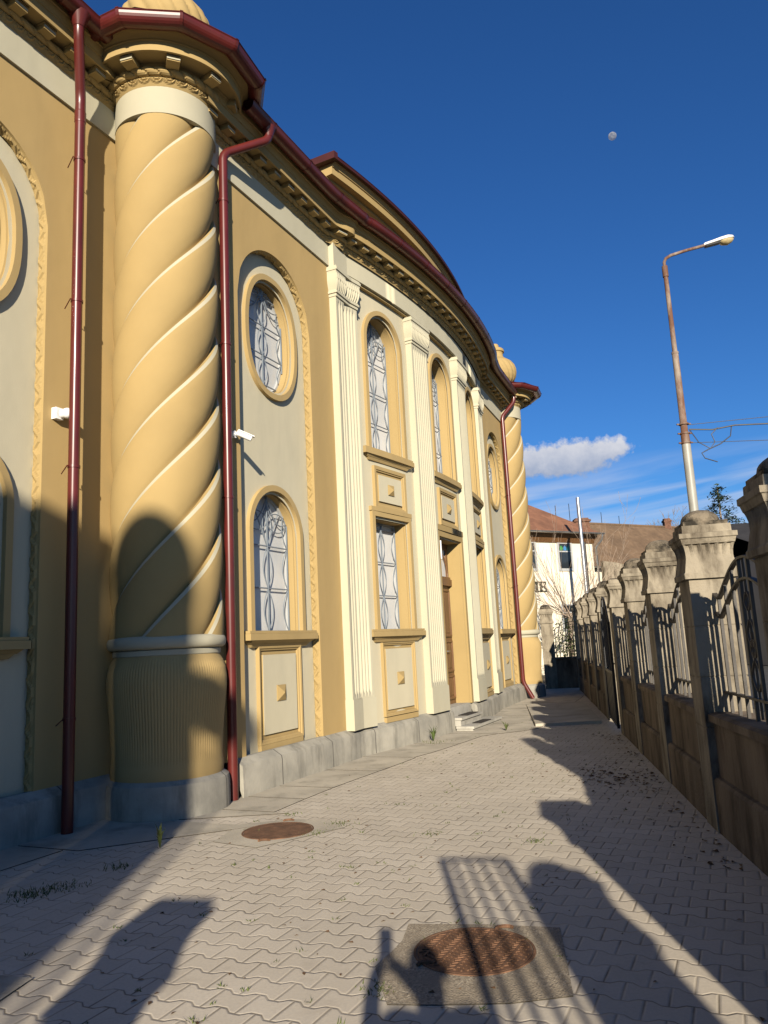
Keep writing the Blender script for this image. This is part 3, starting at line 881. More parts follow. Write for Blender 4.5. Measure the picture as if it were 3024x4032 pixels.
s1,n1=-8.42,-.66
d1=downpipe([SNZ(-8.66,-.45,8.62),SNZ(-8.66,-.45,8.34),SNZ(s1,n1,7.75),SNZ(s1,n1,.10),SNZ(s1,n1,.0)],[7.0,5.35,3.55,1.05],.056,corr=(7.45,))
cone(SNZ(-8.66,-.45,8.38),SNZ(-8.66,-.45,8.54),.058,.12,d1)
s2,n2=-6.75,.03
d2=downpipe([SNZ(-6.25,.40,8.44),SNZ(-6.25,.40,8.24),SNZ(s2,n2,7.86),SNZ(s2,n2,.10),SNZ(s2,n2,.0)],[7.2,5.3,3.4],.056)
cone(SNZ(-6.25,.40,8.28),SNZ(-6.25,.40,8.42),.058,.10,d2)
s3,n3=6.38,-.16
d3=downpipe([SNZ(6.62,.15,8.46),SNZ(6.62,.15,8.2),SNZ(s3,n3,7.75),SNZ(s3,n3,.45),SNZ(s3+.05,n3+.22,.02)],[5.5,3.0],.056)

# ================================================================ things on the building
def box_camera():
    e=empty('security_camera',SNZ(-8.47,NL+.05,4.13),'white dome security camera on a square box, left of the left drainpipe','security camera')
    p=V(e.location); Tn=V((T.x,T.y,0)); Nn=V((N.x,N.y,0)); U=V((0,0,1))
    m=MB(); m.box(p+Nn*-.02,.10,.07,.12,Tn,Nn,U); m.build('mounting_box',M['white'],e)
    m=MB(); c=p+Nn*.08+Tn*.04; m.tube([p+Nn*.02+Tn*.02,p+Nn*.06+Tn*.03],.05,16)
    rows=[]
    ax=(Nn*.75+Tn*.35-U*.45).normalized(); a=ax.cross(U).normalized(); b=ax.cross(a)
    for i in range(10):
        an=math.pi*i/9; rows.append([c+ax*(-.06*math.cos(an))+ (a*math.cos(2*math.pi*j/18)+b*math.sin(2*math.pi*j/18))*(.058*math.sin(an)+1e-4) for j in range(18)])
    m.grid(rows,closed_u=True); m.build('ball_body',M['white'],e,50)
    m=MB(); m.tube([c+ax*.035,c+ax*.064],[.044,.030],18); m.build('lens',M['black'],e,50)
    m=MB(); m.tube([p+Tn*.06,p+Tn*.2+U*-.01],.012,8); m.build('cable_stub',M['white'],e)
box_camera()
def bullet_camera():
    e=empty('security_camera',SNZ(-6.55,-.04,4.22),'white bullet security camera on the wall right of the spiral column','security camera')
    p=V(e.location); Tn=V((T.x,T.y,0)); Nn=V((N.x,N.y,0)); U=V((0,0,1))
    m=MB(); m.tube([p+Nn*-.01,p+Nn*.04],.045,16); m.tube([p+Nn*.03,p+Nn*.09-U*.01,p+Nn*.11+Tn*.03-U*.02],.02,10); m.build('bracket',M['white'],e,50)
    ax=(Tn*.55+Nn*.75-U*.42).normalized()
    m=MB(); q=p+Nn*.11+Tn*.03-U*.01; m.tube([q-ax*.06,q+ax*.13],.034,16); side=ax.cross(U).normalized(); up=side.cross(ax)
    m.box(q+ax*.05+up*.036,.21,.07,.008,ax,side,up); m.build('camera_body',M['white'],e,50)
    m=MB(); m.tube([q+ax*.131,q+ax*.134],.026,14); m.build('lens',M['black'],e)
bullet_camera()
e=empty('wall_lamp',F(-.44,3.45,-.02),'white cylindrical lamp hanging at the top of the doorway','lamp')
p=V(e.location); m=MB(); m.tube([p+V((0,0,.05)),p+V((0,0,-.30))],.055,20); m.build('lamp_shade',M['white'],e,50)
m=MB(); m.tube([p+V((0,0,.05)),p+V((0,0,.10))],.03,12); m.tube([p+V((0,0,-.30)),p+V((0,0,-.38))],.028,12); m.build('bracket',M['black'],e,50)
# steps and mats
e=empty('stone_steps',F(.1,0,.5),'two worn pale stone steps below the brown door','steps')
def step(s0,s1,h0,h1,z0,z1):
    m=MB(); fbox(m,FS,s0,s1,z0,z1-.045,h0,h1-.03); fbox(m,FS,s0-.02,s1+.02,z1-.043,z1,h0,h1)
    m.build('step',M['step'],e)
def FS(s,z,h): x,y=XY(s,.28+h); return V((x,y,z))
step(-.50,1.22,.12,.46,-.03,.085); step(-.50,.66,.0,.24,.087,.235)
def mat_thing(s0,s1,h0,h1,z,lab):
    m=MB(); fbox(m,FS,s0,s1,z+.001,z+.014,h0,h1); o=m.build('door_mat',M['mat'],None)
    tag(o,lab,'door mat','rubber mats on the door steps')
mat_thing(-.02,.62,.26,.43,.085,'dark rubber mat lying on the lower stone step')
mat_thing(-.12,.52,.03,.21,.235,'dark rubber mat lying on the upper stone step')

# ================================================================ ground
def flat(name,pts,z,m,kind='structure'):
    b=MB(); b.add([(x,y,z) for x,y in pts],[tuple(range(len(pts)))]); o=b.build(name,m,None,recalc=False)
    if o.data.polygons[0].normal.z<0: o.data.flip_normals()
    tag(o,kind=kind); return o
flat('ground',[(-1500,-1500),(1500,-1500),(1500,1500),(-1500,1500)],-.03,M['earth'])
def fenceX(y):
    K_=[(-30,-4.6),(-1.9,.98),(.45,1.50),(4.37,2.205),(6.459,2.516),(40,2.516+.177*33.541)]
    for (a,x0),(b,x1) in zip(K_,K_[1:]):
        if y<=b: return x0+(x1-x0)*(y-a)/(b-a)
    return K_[-1][1]
b=MB()
ys=linsp(-14,27,60)
b.grid([[(fenceX(y)-xx,y,0) for xx in (-.2,4,10)] for y in ys]); o=b.build('paving',M['paver'],None); tag(o,kind='structure')
flat('road',[(fenceX(-30)+3.2,-30),(60,-30),(60,34),(fenceX(34)+3.2,34)],-.022,M['asphalt'])
# pavement slabs beside the plinth: raised, separate slabs, one walkway
b=MB()
def slab(q,z0,z1):
    p=[(*q[0],z0),(*q[1],z0),(*q[2],z0),(*q[3],z0),(*q[0],z1),(*q[1],z1),(*q[2],z1),(*q[3],z1)]
    b.add(p,[(0,1,5,4),(1,2,6,5),(2,3,7,6),(3,0,4,7)],1); b.add(p[4:],[(0,1,2,3)],0)
sl=[-7.2,-6.55,-5.9,-4.75,-3.6,-2.2,-.9,.7,2.2,3.7,5.2,6.6,8.5]
def outer(s): return nwall(s)+.90+.04*math.sin(s*1.3)+.62*sm((s+1.25)/1.1)
for a,c_ in zip(sl,sl[1:]):
    g_=.011; n_=4
    for u0,u1 in zip(linsp(a+g_,c_-g_,n_),linsp(a+g_,c_-g_,n_)[1:]):
        slab([XY(u0,outer(u0)),XY(u1,outer(u1)),XY(u1,nwall(u1)),XY(u0,nwall(u0))],-.02,.007)
for a,c_ in zip([-13,-11.5,-10.1,-8.9,-7.75],[-11.5,-10.1,-8.9,-7.75,-7.2]):
    g_=.011; oa=NL+.70 if c_<-8 else NL+.85; ob=NL+.72 if c_<-8 else .0+1.03
    slab([XY(a+g_,oa),XY(c_-g_,ob if c_>-8 else oa),XY(c_-g_,NL),XY(a+g_,NL)],-.02,.007)
o=b.build('sidewalk',[M['slab'],M['jointdirt']],None); tag(o,kind='structure')
o=flat('concrete_strip',[(-3.4,3.2),(-2.0,3.85),(-1.92,4.28),(-2.2,4.36),(-3.6,4.0)],.012,M['slab'])
# raised slab by the far gate
b=MB(); b.hexa([(2.55,14.45,-.02),(3.75,14.45,-.02),(4.6,19.2,-.02),(3.2,19.2,-.02),(2.55,14.45,.055),(3.75,14.45,.055),(4.6,19.2,.02),(3.2,19.2,.02)])
o=b.build('ramp',M['slab'],None); tag(o,kind='structure')

# manholes
def manhole(c,rad,padpts,label,ribs,rot,seg=48):
    e=empty('manhole_cover',(c[0],c[1],0),label,'manhole cover')
    m=MB(); n=len(padpts)
    for z in (): pass
    m.add([(x,y,-.02) for x,y in padpts]+[(x,y,.0045) for x,y in padpts],[tuple(range(n,2*n))]+[(i,(i+1)%n,(i+1)%n+n,i+n) for i in range(n)])
    sur=m.build('concrete_surround',[M['aggr'] if ribs else M['slab'],M['jointdirt']],e)
    for pf in sur.data.polygons:
        if abs(pf.normal.z)<.5: pf.material_index=1
    m=MB(); m.lathe([(rad+.014,.005),(rad+.012,.010),(rad,.010),(rad-.002,.008)],c,seg); m.build('rim',M['rust'],e)
    m=MB(); m.lathe([(rad-.004,.001),(rad-.006,.009),(0.0001,.011)],c,seg)
    if ribs:
        cs,sn_=math.cos(rot),math.sin(rot)
        k=-int(rad/.042)
        d=V((cs,sn_,0)); q=V((-sn_,cs,0))
        for i in range(-10,11):
            yy=i*.027
            for j in range(-8,9):
                xx=j*.036+(.018 if i%2 else 0)
                if xx*xx+yy*yy<(rad-.03)**2:
                    ang=.9 if (i//2)%2 else -.9
                    dd=(d*math.cos(ang)+q*math.sin(ang)); qq=V((-dd.y,dd.x,0))
                    m.box(V((c[0],c[1],.0125))+d*xx+q*yy,.034,.009,.006,dd,qq,(0,0,1))
        for i in range(-2,3):
            yy=i*.105; hl=math.sqrt(max(0,(rad-.03)**2-yy*yy))
            m.box(V((c[0],c[1],.0120))+q*yy,2*hl,.012,.008,d,q,(0,0,1))
    m.build('lid',M['rust'],e)
    for hx,hy in ((-.80,-.52),(.62,.84)) if ribs else ((-.2,-1.15),(.15,1.13)):
        m=MB(); cc=V((c[0]+hx*rad*1.05,c[1]+hy*rad*1.05,.014))
        m.tube([cc+V((.045*math.cos(a),.028*math.sin(a),0)) for a in linsp(.2,math.pi+.1,8)],.010,6); m.build('lifting_eye',M['rust'],e)
manhole((.355,4.36),.305,[(-.10,3.80),(.12,3.77),(.45,3.75),(.74,3.79),(.80,4.2),(.86,4.62),(.5,4.72),(.02,4.80),(-.02,4.55),(-.16,4.2)],'round ribbed rusty manhole cover in a square aggregate concrete pad, nearest the camera',True,R(63))
manhole((-1.10,7.30),.31,[(-1.62,7.02),(-1.20,6.74),(-.50,7.30),(-.66,7.62),(-1.02,7.75),(-1.5,7.66)],'round flat rusty manhole cover near the pavement edge by the column',False,0)

# ================================================================ street fence
FD=V((.177,1,0)).normalized(); FN=V((FD.y,-FD.x,0)); UZ=V((0,0,1))
PW,PD=.37,.40
def pier_mesh(par,loc,dome=True,label=None):
    """pier with its near-left corner at loc"""
    m=MB(); base=V((loc[0],loc[1],0))
    def ring(e,z,sub=None,flute=0.,ex=.0):
        pts=[]
        hw,hd=PW/2+e,PD/2+e; c=base+FN*(PW/2)+FD*(PD/2)
        k=18
        for (a,b) in (((-1,-1),(1,-1)),((1,-1),(1,1)),((1,1),(-1,1)),((-1,1),(-1,-1))):
            for i in range(k):
                t=i/k; x=a[0]+(b[0]-a[0])*t; y=a[1]+(b[1]-a[1])*t
                f=-flute*(abs(math.sin(math.pi*t*6))**.7) if 0<i<k else 0
                nx=0 if a[0]!=b[0] else a[0]; ny=0 if a[1]!=b[1] else a[1]
                pts.append(c+FN*(x*hw+nx*f)+FD*(y*hd+ny*f)+UZ*z)
        return pts
    prof=[(0,-.05,0),(0,.80,0),(-.006,.805,0),(-.006,.812,0),(0,.817,0),(0,1.20,0),(-.006,1.205,0),(-.006,1.212,0),(0,1.217,0),(0,1.61,0),(-.006,1.615,0),(-.006,1.622,0),(0,1.627,0),(0,2.005,0),(-.004,2.010,0),
          (.034,2.013,0),(.036,2.055,0),(.026,2.068,0),(.020,2.10,0),(.012,2.14,0),(.004,2.18,.0),(.003,2.20,.004),(.005,2.24,.016),(.012,2.275,.026),(.020,2.298,.030),(.025,2.304,.004),(.031,2.325,0),(.036,2.345,0),(.047,2.352,0),(.047,2.392,0),(.012,2.398,0),(.010,2.462,0)]
    m.grid([ring(*p) if len(p)==2 else ring(p[0],p[1],None,p[2]) for p in prof],closed_u=True)
    o=m.build('pier',M['stone'],par)
    if label: o['label']=label
    d=MB()
    c=base+FN*(PW/2)+FD*(PD/2)
    hw=PW/2-.006
    rnd=random.Random(int(loc[1]*100))
    if dome:
        d.box(c+UZ*2.478,2*hw,2*hw+.03,.038,FN,FD,UZ)
        rows=[]
        for i in range(9):
            a=math.pi/2*i/8; rows.append([c+UZ*(2.496+.118*math.sin(a))+(FN*math.cos(2*math.pi*j/28)+FD*math.sin(2*math.pi*j/28))*(.163*math.cos(a)**.85+1e-4)*(1+.02*rnd.uniform(-1,1)) for j in range(28)])
        d.grid(rows,closed_u=True)
    else:
        rows=[]
        for i in range(9):
            rows.append([c+FN*(-hw+2*hw*i/8)+FD*(-hw+2*hw*j/8)+UZ*(2.462+(rnd.uniform(.0,.035) if 0<i<8 and 0<j<8 else 0)) for j in range(9)])
        d.grid(rows)
    d.build('cap_stone',M['moss'],o,40)
    return o
def rail_z(t):   # top rail wave over a panel, t 0..1
    return 1.83+.27*math.sin(math.pi*min(1,max(0,(t-.06)/.88)))**1.15 + (.05*(1-t/.06) if t<.06 else 0)+(.05*(t-.94)/.06 if t>.94 else 0)
def railing(par,p0,p1,ztop=rail_z,zlow=1.085,zbot=.93,nb=8,ornament=True,mat_='iron'):
    p0=V((p0[0],p0[1],0)); p1=V((p1[0],p1[1],0)); d=(p1-p0); L=d.length; d.normalize(); q=V((d.y,-d.x,0))
    m=MB()
    for off in (0,-.155):
        pts=[p0+d*(L*t)+UZ*(ztop(t)+off) for t in linsp(0,1,28)]
        rows=[]
        for i,p in enumerate(pts):
            tg=(pts[min(i+1,28)]-pts[max(i-1,0)]).normalized(); nn=q.cross(tg)
            rows.append([p+q*(.018*a)+nn*(.009*b) for a,b in ((-1,-1),(1,-1),(1,1),(-1,1))])
        m.grid(rows,closed_u=True)
    m.box(p0+d*(L/2)+UZ*zlow,L,.04,.018,d,q,UZ)
    for i in range(nb):
        t=(i+.5)/nb
        
        zt=ztop(t)
        m.box(p0+d*(L*t)+UZ*((zt+zbot)/2),(.024),.024,zt-zbot,d,q,UZ)
    o=m.build('railing',M[mat_],par)
    if ornament:
        k=MB(); c=p0+d*(L*.5)
        for sg in (-1,1):
            for zc,sc_ in ((1.25,1),(1.55,.9),(1.78,.6)):
                k.tube([c+d*(sg*(.02+.075*sc_*math.sin(a)))+UZ*(zc+.13*sc_*(a/math.pi-.5)*1.6) for a in linsp(0,math.pi,10)],.010,6)
            k.tube([c+d*(sg*.085*math.cos(a)*(1-a/9))+UZ*(1.42+.085*math.sin(a)*(1-a/9)) for a in linsp(0,2*math.pi,16)],.008,5)
        k.tube([c+UZ*.95,c+UZ*(ztop(.5))],.010,6)
        for i in range(6):
            a=i*math.pi/3; k.tube([c+UZ*1.50,c+d*(.05*math.cos(a))+UZ*(1.50+.07*math.sin(a))],[.012,.004],5)
        k.build('ornament',M['iron_black'] if mat_!='iron' else M['iron'],o)
    return o
def low_wall(par,p0,p1,off0=.06,th=.26,h=.93):
    p0=V((p0[0],p0[1],0)); p1=V((p1[0],p1[1],0)); d=(p1-p0); L=d.length; d.normalize(); q=V((d.y,-d.x,0))
    m=MB(); prof=[(off0-.05,-.05),(off0-.05,.40),(off0-.03,.425),(off0,.43),(off0,h-.075),(off0-.035,h-.07),(off0-.035,h-.015),(off0+.0,h),(off0+th,h),(off0+th+.03,h-.05),(off0+th,h-.07),(off0+th,-.05)]
    m.grid([[p0+d*(L*t)+q*o_+UZ*z for o_,z in prof] for t in linsp(0,1,2)])
    return m.build('low_wall',M['lowwall'],par,20)
def fy(y): return (fenceX(y),y)
FE=empty('street_fence',(*fy(6.459),0),'weathered stone pier fence with dark iron railings along the right side of the yard','fence')
near=[-1.9,.45,4.37,6.459,8.53,10.56,12.553]        # one pier gap is a closed drive gate; the last pier carries no dome
first=None
for k,y in enumerate(near):
    domed=(k not in (1,len(near)-1))
    if k==len(near)-1: pier_mesh(FE,fy(y),False,'pier that has lost its dome, capped only by moss')
    elif not domed: pier_mesh(FE,fy(y),False)
    elif first is None: first=pier_mesh(FE,fy(y),True)
    else: copy_tree(first,FE,(fenceX(y)-fenceX(near[0]),y-near[0],0))
for k in range(2,len(near)-1):
    y0,y1=near[k]+PD,near[k+1]
    a=V((*fy(y0),0))+FN*.19; b_=V((*fy(y1),0))+FN*.19
    railing(FE,a,b_,nb=8); low_wall(FE,V((*fy(y0),0)),V((*fy(y1),0)))
# farther stretch beyond the gate opening
far=[14.85,16.9,18.95,21.0,23.05]
fr=fw=None
for k,y in enumerate(far):
    copy_tree(first,FE,(fenceX(y)-fenceX(near[0]),y-near[0],0))
    if k<len(far)-1:
        if fr is None:
            fr=railing(FE,V((*fy(y+PD),0))+FN*.19,V((*fy(far[k+1]),0))+FN*.19,nb=8); fw=low_wall(FE,V((*fy(y+PD),0)),V((*fy(far[k+1]),0)))
        else:
            dlt=(fenceX(y)-fenceX(far[0]),y-far[0],0); copy_tree(fr,FE,dlt); copy_tree(fw,FE,dlt)
# cross fence at the end of the yard
XE=empty('cross_fence',(4.9,24.6,0),'stone pier with low wall and arched black railing closing the far end of the yard','fence')
xp=pier_mesh(XE,(4.76,24.6),True,'single pier beside the far twisted column')
PE0=(5.16,24.76); PE1=(6.12,24.45)
railing(XE,PE0,PE1,lambda t:1.62+.42*math.sin(math.pi*(.12+.60*t)),1.10,.95,9,True,'iron_black'); low_wall(XE,PE0,PE1,-.05,.24,.95)
# gate leaf standing between dome-less pier and the next one
def gate_leaf(p0,p1,label,ztop,height_low,name='iron_gate',par=None):
    e=empty(name,(p0[0],p0[1],0),label,'gate')
    a=V((p0[0],p0[1],0)); b_=V((p1[0],p1[1],0)); d=(b_-a); L=d.length; d.normalize(); qn=V((d.y,-d.x,0))
    m=MB()
    for x in (.02,L-.02): m.box(a+d*x+UZ*((ztop(x/L)+.06)/2),.045,.045,ztop(x/L)-.06,d,qn,UZ)
    for off in (0,):
        pts=[a+d*(L*t)+UZ*(ztop(t)+off) for t in linsp(0,1,20)]; m.tube(pts,.018,6)
    for z in (.10,height_low): m.box(a+d*(L/2)+UZ*z,L,.04,.04,d,qn,UZ)
    m.build('gate_frame',M['iron_black'],e)
    m=MB(); n=5
    for i in range(1,n): m.box(a+d*(L*i/n)+UZ*((ztop(i/n)+.1)/2),.024,.024,ztop(i/n)-.1,d,qn,UZ)
    m.build('gate_bars',M['iron_black'],e)
    return e,a,d,L,qn
e,a,d,L,qn=gate_leaf((4.0,14.72),(3.66,13.05),'narrow black arched gate leaf standing ajar beyond the pier without a dome',lambda t:1.78+.46*math.sin(math.pi*min(1,.06+.94*t)),.95)
m=MB(); m.box(a+d*(L/2)+UZ*.52,L-.06,.012,.80,d,qn,UZ); m.build('sheet_panel',M['iron_black'],e)
m=MB(); m.tube([a+d*(L-.1)+UZ*1.1,a+d*(L-.1)+UZ*1.1-qn*.07,a+d*(L-.22)+UZ*1.1-qn*.07],.012,6); m.build('handle',M['iron_black'],e)
# the entrance gate the photographer came through (behind the camera, throws the barred shadow)
e,a,d,L,qn=gate_leaf((.97,-1.80),(.47,-1.55),'open black iron gate leaf at the near yard entrance',lambda t:2.68-.05*t,1.0)
DG=empty('drive_gate',(fenceX(.9),.9,0),'wide closed sheet iron drive gate between two fence piers beside the camera','gate')
for (ya,yb) in ((.86,2.60),(2.62,4.35)):
    a=V((*fy(ya),0))+FN*.18; b_=V((*fy(yb),0))+FN*.18; d=(b_-a); L=d.length; d.normalize(); qn=V((d.y,-d.x,0))
    m=MB(); m.box(a+d*(L/2)+UZ*1.0,L,.02,1.8,d,qn,UZ)
    for x in (.03,L-.03): m.box(a+d*x+UZ*1.0,.06,.05,1.9,d,qn,UZ)
    for z in (.12,1.0,1.9): m.box(a+d*(L/2)+UZ*z,L,.05,.05,d,qn,UZ)
    m.build('gate_leaf',M['iron_black'],DG)
GP=empty('gate_pillar',(-1.36,-2.0,0),'single stone gate pillar at the near yard entrance','gate pillar')
pl=pier_mesh(GP,(-1.52,-2.05),False)

# ================================================================ weeds, grass, litter
def weed(x,y,label,h=.18,n=9,r=.08,z=.0,mt='grass'):
    m=MB()
    for i in range(n):
        a=random.uniform(0,2*math.pi); l=random.uniform(.5,1)*h; o_=random.uniform(.3,1)*r; w_=.010
        p0=V((x,y,z)); p1=p0+V((math.cos(a)*o_*.5,math.sin(a)*o_*.5,l*.7)); p2=p0+V((math.cos(a)*o_*1.3,math.sin(a)*o_*1.3,l))
        sd=V((-math.sin(a),math.cos(a),0))*w_
        m.add([p0-sd*.5,p0+sd*.5,p1+sd,p1-sd,p2],[(0,1,2,3),(3,2,4)])
    o=m.build('weed_plant',M[mt],None,recalc=False); tag(o,label,'weed','weeds growing in the yard')
weed(.62,13.05,'bright green leafy weed beside the lower door step',.28,14,.14,.02,'green')
weed(-2.05,6.92,'dark weed stalk on the pavement edge below the column',.22,12,.05)
weed(1.95,14.0,'thin dry grass weed by the ramp edge',.18,10,.10,.02)
def tufts():
    m=MB(); rnd=random.Random(3)
    def tuft(x,y,k,h,sp):
        for i in range(k):
            a=rnd.uniform(0,6.28); px,py=x+rnd.gauss(0,sp),y+rnd.gauss(0,sp*.8); l=h*rnd.uniform(.4,1); w_=.004
            sd=V((math.cos(a),math.sin(a),0))*w_; tip=V((px+rnd.gauss(0,.015),py+rnd.gauss(0,.015),l))
            m.add([V((px,py,0))-sd,V((px,py,0))+sd,tip],[(0,1,2)])
    for x,y,k,h,sp in ((-2.62,5.75,190,.035,.09),(-2.45,5.9,110,.03,.09),(-2.2,6.35,50,.04,.06),(-.55,7.45,60,.03,.07),(-.75,7.15,50,.03,.06),(-1.05,7.98,30,.03,.05),(.63,12.9,70,.05,.16),(-.15,3.95,60,.025,.05),(.25,6.9,40,.025,.06),(1.05,6.5,40,.025,.06)):
        tuft(x,y,k,h,sp)
    for i in range(230):
        v_=rnd.uniform(-12,2); u_=rnd.uniform(.9,4.5)
        # snap to a row joint
        v_=round(v_/.165)*.165
        x,y=XY(v_,u_); 
        # nodes are in absolute coordinates: project
        if y<3.0 or x>fenceX(y)-.1: continue
        tuft(x,y,rnd.randint(3,9),.022,.014)
    o=m.build('grass_tufts',M['grass'],None,recalc=False); tag(o,'small grass tufts growing in the paving joints','grass',kind='stuff')
tufts()
def litter():
    m=MB(); rnd=random.Random(5)
    def leaf(x,y,s):
        a=rnd.uniform(0,6.28); c_,s_=math.cos(a),math.sin(a); pts=[]
        for u,v,z in ((-1,0,.15),(-.2,-.55,.5),(.9,-.1,.1),(.3,.5,.7)):
            pts.append((x+s*(u*c_-v*s_),y+s*(u*s_+v*c_),.003+s*z*rnd.uniform(.2,.9)))
        m.add(pts,[(0,1,2),(0,2,3)])
    for i in range(260):
        y=rnd.uniform(3.3,13); x=rnd.uniform(-1.6,fenceX(y)-.2)
        leaf(x,y,rnd.uniform(.008,.02))
    for i in range(150): leaf(rnd.gauss(2.35,.22),rnd.gauss(9.1,.45),rnd.uniform(.012,.035))
    for i in range(120):
        y=rnd.uniform(5.5,13); leaf(fenceX(y)-abs(rnd.gauss(0,.18))-.05,y,rnd.uniform(.012,.035))
    o=m.build('leaf_litter',M['leafdry'],None,recalc=False); tag(o,'scattered dry brown leaves on the paving','leaves',kind='stuff')
litter()

# ================================================================ street lamp and cables
LP=(5.70,14.0)
e=empty('street_lamp',(*LP,0),'tall rusty grey street lamp with a white head on a bent arm','street lamp')
m=MB(); m.tube([(*LP,0),(*LP,5.0)],[.088,.080],20); m.build('lower_pole',M['polegrey'],e,50)
m=MB(); m.tube([(*LP,5.0),(*LP,5.22),(*LP,5.23),(*LP,6.78)],[.080,.078,.066,.060],16); m.tube([(*LP,6.78),(*LP,6.82)],.066,16); m.tube([(*LP,6.80),(*LP,8.42)],[.047,.042],14); m.tube([(*LP,8.36),(*LP,8.58)],.055,14); m.build('upper_pole',M['rustpole'],e,50)
m=MB(); m.tube([(5.70,14,8.5),(5.70,14,8.66),(5.74,14,8.74),(5.84,14.0,8.80),(6.15,13.98,8.88),(6.58,13.96,8.97)],.030,12); m.build('lamp_arm',M['rustpole'],e,50)
m=MB(); k=MB(); ax=V((1,-.05,.20)).normalized(); sd=V((.05,1,0)).normalized(); up=ax.cross(sd)*-1
if up.z<0: up=-up
h0=V((6.50,13.965,8.955)); rows=[]
for x,w_,t_ in ((0,.03,.035),(.03,.055,.05),(.18,.075,.06),(.34,.105,.075),(.48,.11,.08),(.56,.08,.06),(.60,.02,.02)):
    rows.append([h0+ax*x+sd*(w_*math.cos(a))+up*(t_*(math.sin(a)if math.sin(a)>0 else .25*math.sin(a))) for a in [2*math.pi*j/18 for j in range(18)]])
m.grid(rows,closed_u=True); hd=m.build('lamp_head',M['white'],e,50)
rows=[]
for x,w_,t_ in ((.30,.05,.02),(.34,.09,.07),(.44,.10,.10),(.53,.075,.07),(.575,.03,.03)):
    rows.append([h0+ax*x+sd*(w_*math.cos(a))-up*(t_*math.sin(a)+.012) for a in [math.pi*j/12 for j in range(13)]])
k.grid(rows); M['lens']=mat('lamp_lens_amber',(.42,.33,.17),.25,.15,20,0,spec=.5); k.build('lens',M['lens'],hd,50)
k=MB(); k.box(h0+ax*.16-up*.026,.28,.11,.028,ax,sd,up); k.build('gear_tray',M['black'],hd)
m=MB()
for z in (5.02,5.20,5.38): m.tube([(LP[0],LP[1],z),(LP[0],LP[1],z+.03)],.092,16); m.box((LP[0],LP[1]-.0,z+.015),.26,.03,.025)
m.build('band_clamp',M['rustpole'],e,50)
def cable(pts,r,label,ins=None):
    m=MB(); P=[V(p) for p in pts]
    m.tube(P,r,6); o=m.build('overhead_cable',M['iron_black'],None,50); tag(o,label,'cable')
    if ins:
        k=MB(); q=P[0].lerp(P[-1],ins); dr=(P[-1]-P[0]).normalized(); k.tube([q-dr*.06,q+dr*.06],.032,10); k.build('insulator',M['white'],o,50)
cable([(5.79,14,5.38),(12,13.2,5.5)],.006,'thin straight wire with a white insulator, uppermost at the lamp pole',.24)
cable([(5.79,14,5.29),(6.2,13.95,5.25),(6.6,13.9,5.30),(7.2,13.8,5.27),(12,13.2,5.45)],.014,'thick dark bundled cable leaving the lamp pole between two wires')
cable([(5.79,14,5.03),(12,13.4,4.78)],.006,'thin straight wire with a pale insulator, lowest at the lamp pole',.27)
cable([(6.55,13.92,5.29),(6.50,13.9,5.10),(6.30,13.9,4.96),(6.05,13.9,4.86),(5.93,13.9,4.80),(5.98,13.9,4.70),(6.2,13.9,4.62)],.010,'dark loose cable ends dangling in a loop beside the lamp pole')
cable([(5.80,14,5.28),(5.92,13.95,5.02),(6.1,13.9,4.88),(6.2,13.9,5.0),(6.15,13.9,5.15),(6.28,13.9,5.27)],.009,'short dark jumper cable curling close to the lamp pole')

# ================================================================ background houses
Q=V((9.69,36.0)); HD=V((.866,.5)); HN=V((.5,-.866))
def HB(u,n,z): p=Q+HD*u+HN*n; return V((p.x,p.y,z))
WH=empty('white_house',(Q.x,Q.y,0),'two storey cream white house with brown hipped tile roof behind the fence','house')
m=MB()
def hq(pts): m.quad(*[HB(*p) for p in pts])
hq([(-14,0,-.1),(0,0,-.1),(0,0,5.86),(-14,0,5.86)]); hq([(0,0,-.1),(0,-10,-.1),(0,-10,5.86),(0,0,5.86)]); hq([(-14,0,-.1),(-14,-10,-.1),(-14,-10,5.86),(-14,0,5.86)]); hq([(-14,-10,-.1),(0,-10,-.1),(0,-10,5.86),(-14,-10,5.86)])
m.build('wall',M['housewhite'],WH)
m=MB(); ev=.55; ze=6.22
cor=[HB(-14-ev,ev,ze),HB(.14,ev,ze),HB(.14,-10-ev,ze),HB(-14-ev,-10-ev,ze)]
r0,r1=HB(-9.2,-5,9.9),HB(-4.2,-5,9.9)
m.add(cor+[r0,r1],[(0,1,5,4),(1,2,5),(2,3,4,5),(3,0,4)])
m.build('roof',M['tile'],WH)
m=MB(); m.add([HB(-14-ev,ev-.02,ze-.05),HB(.12,ev-.02,ze-.05),HB(.12,-10-ev,ze-.05),HB(-14-ev,-10-ev,ze-.05)],[(0,1,2,3)])
m.hexa([HB(-14,.06,5.80),HB(.06,.06,5.80),HB(.06,.0,5.80),HB(-14,.0,5.80),HB(-14,.30,6.15),HB(.1,.30,6.15),HB(.1,0,6.15),HB(-14,0,6.15)])
m.build('eaves_board',M['wood'],WH)
m=MB()
pr=[(ev+.07*math.cos(math.pi+math.pi*i/8)+.05,ze+.01+.07*math.sin(math.pi+math.pi*i/8)) for i in range(9)]
m.grid([[HB(u,h_,z) for h_,z in pr] for u in (-14.6,.24)]); m.build('roof_gutter',M['steel'],WH,50)
m=MB(); m.tube([HB(.14,ev+.03,6.15),HB(.14,ev-.02,5.95),HB(.12,.12,5.6),HB(.12,.12,.1)],.05,8); m.build('rain_pipe',M['steel'],WH,50)
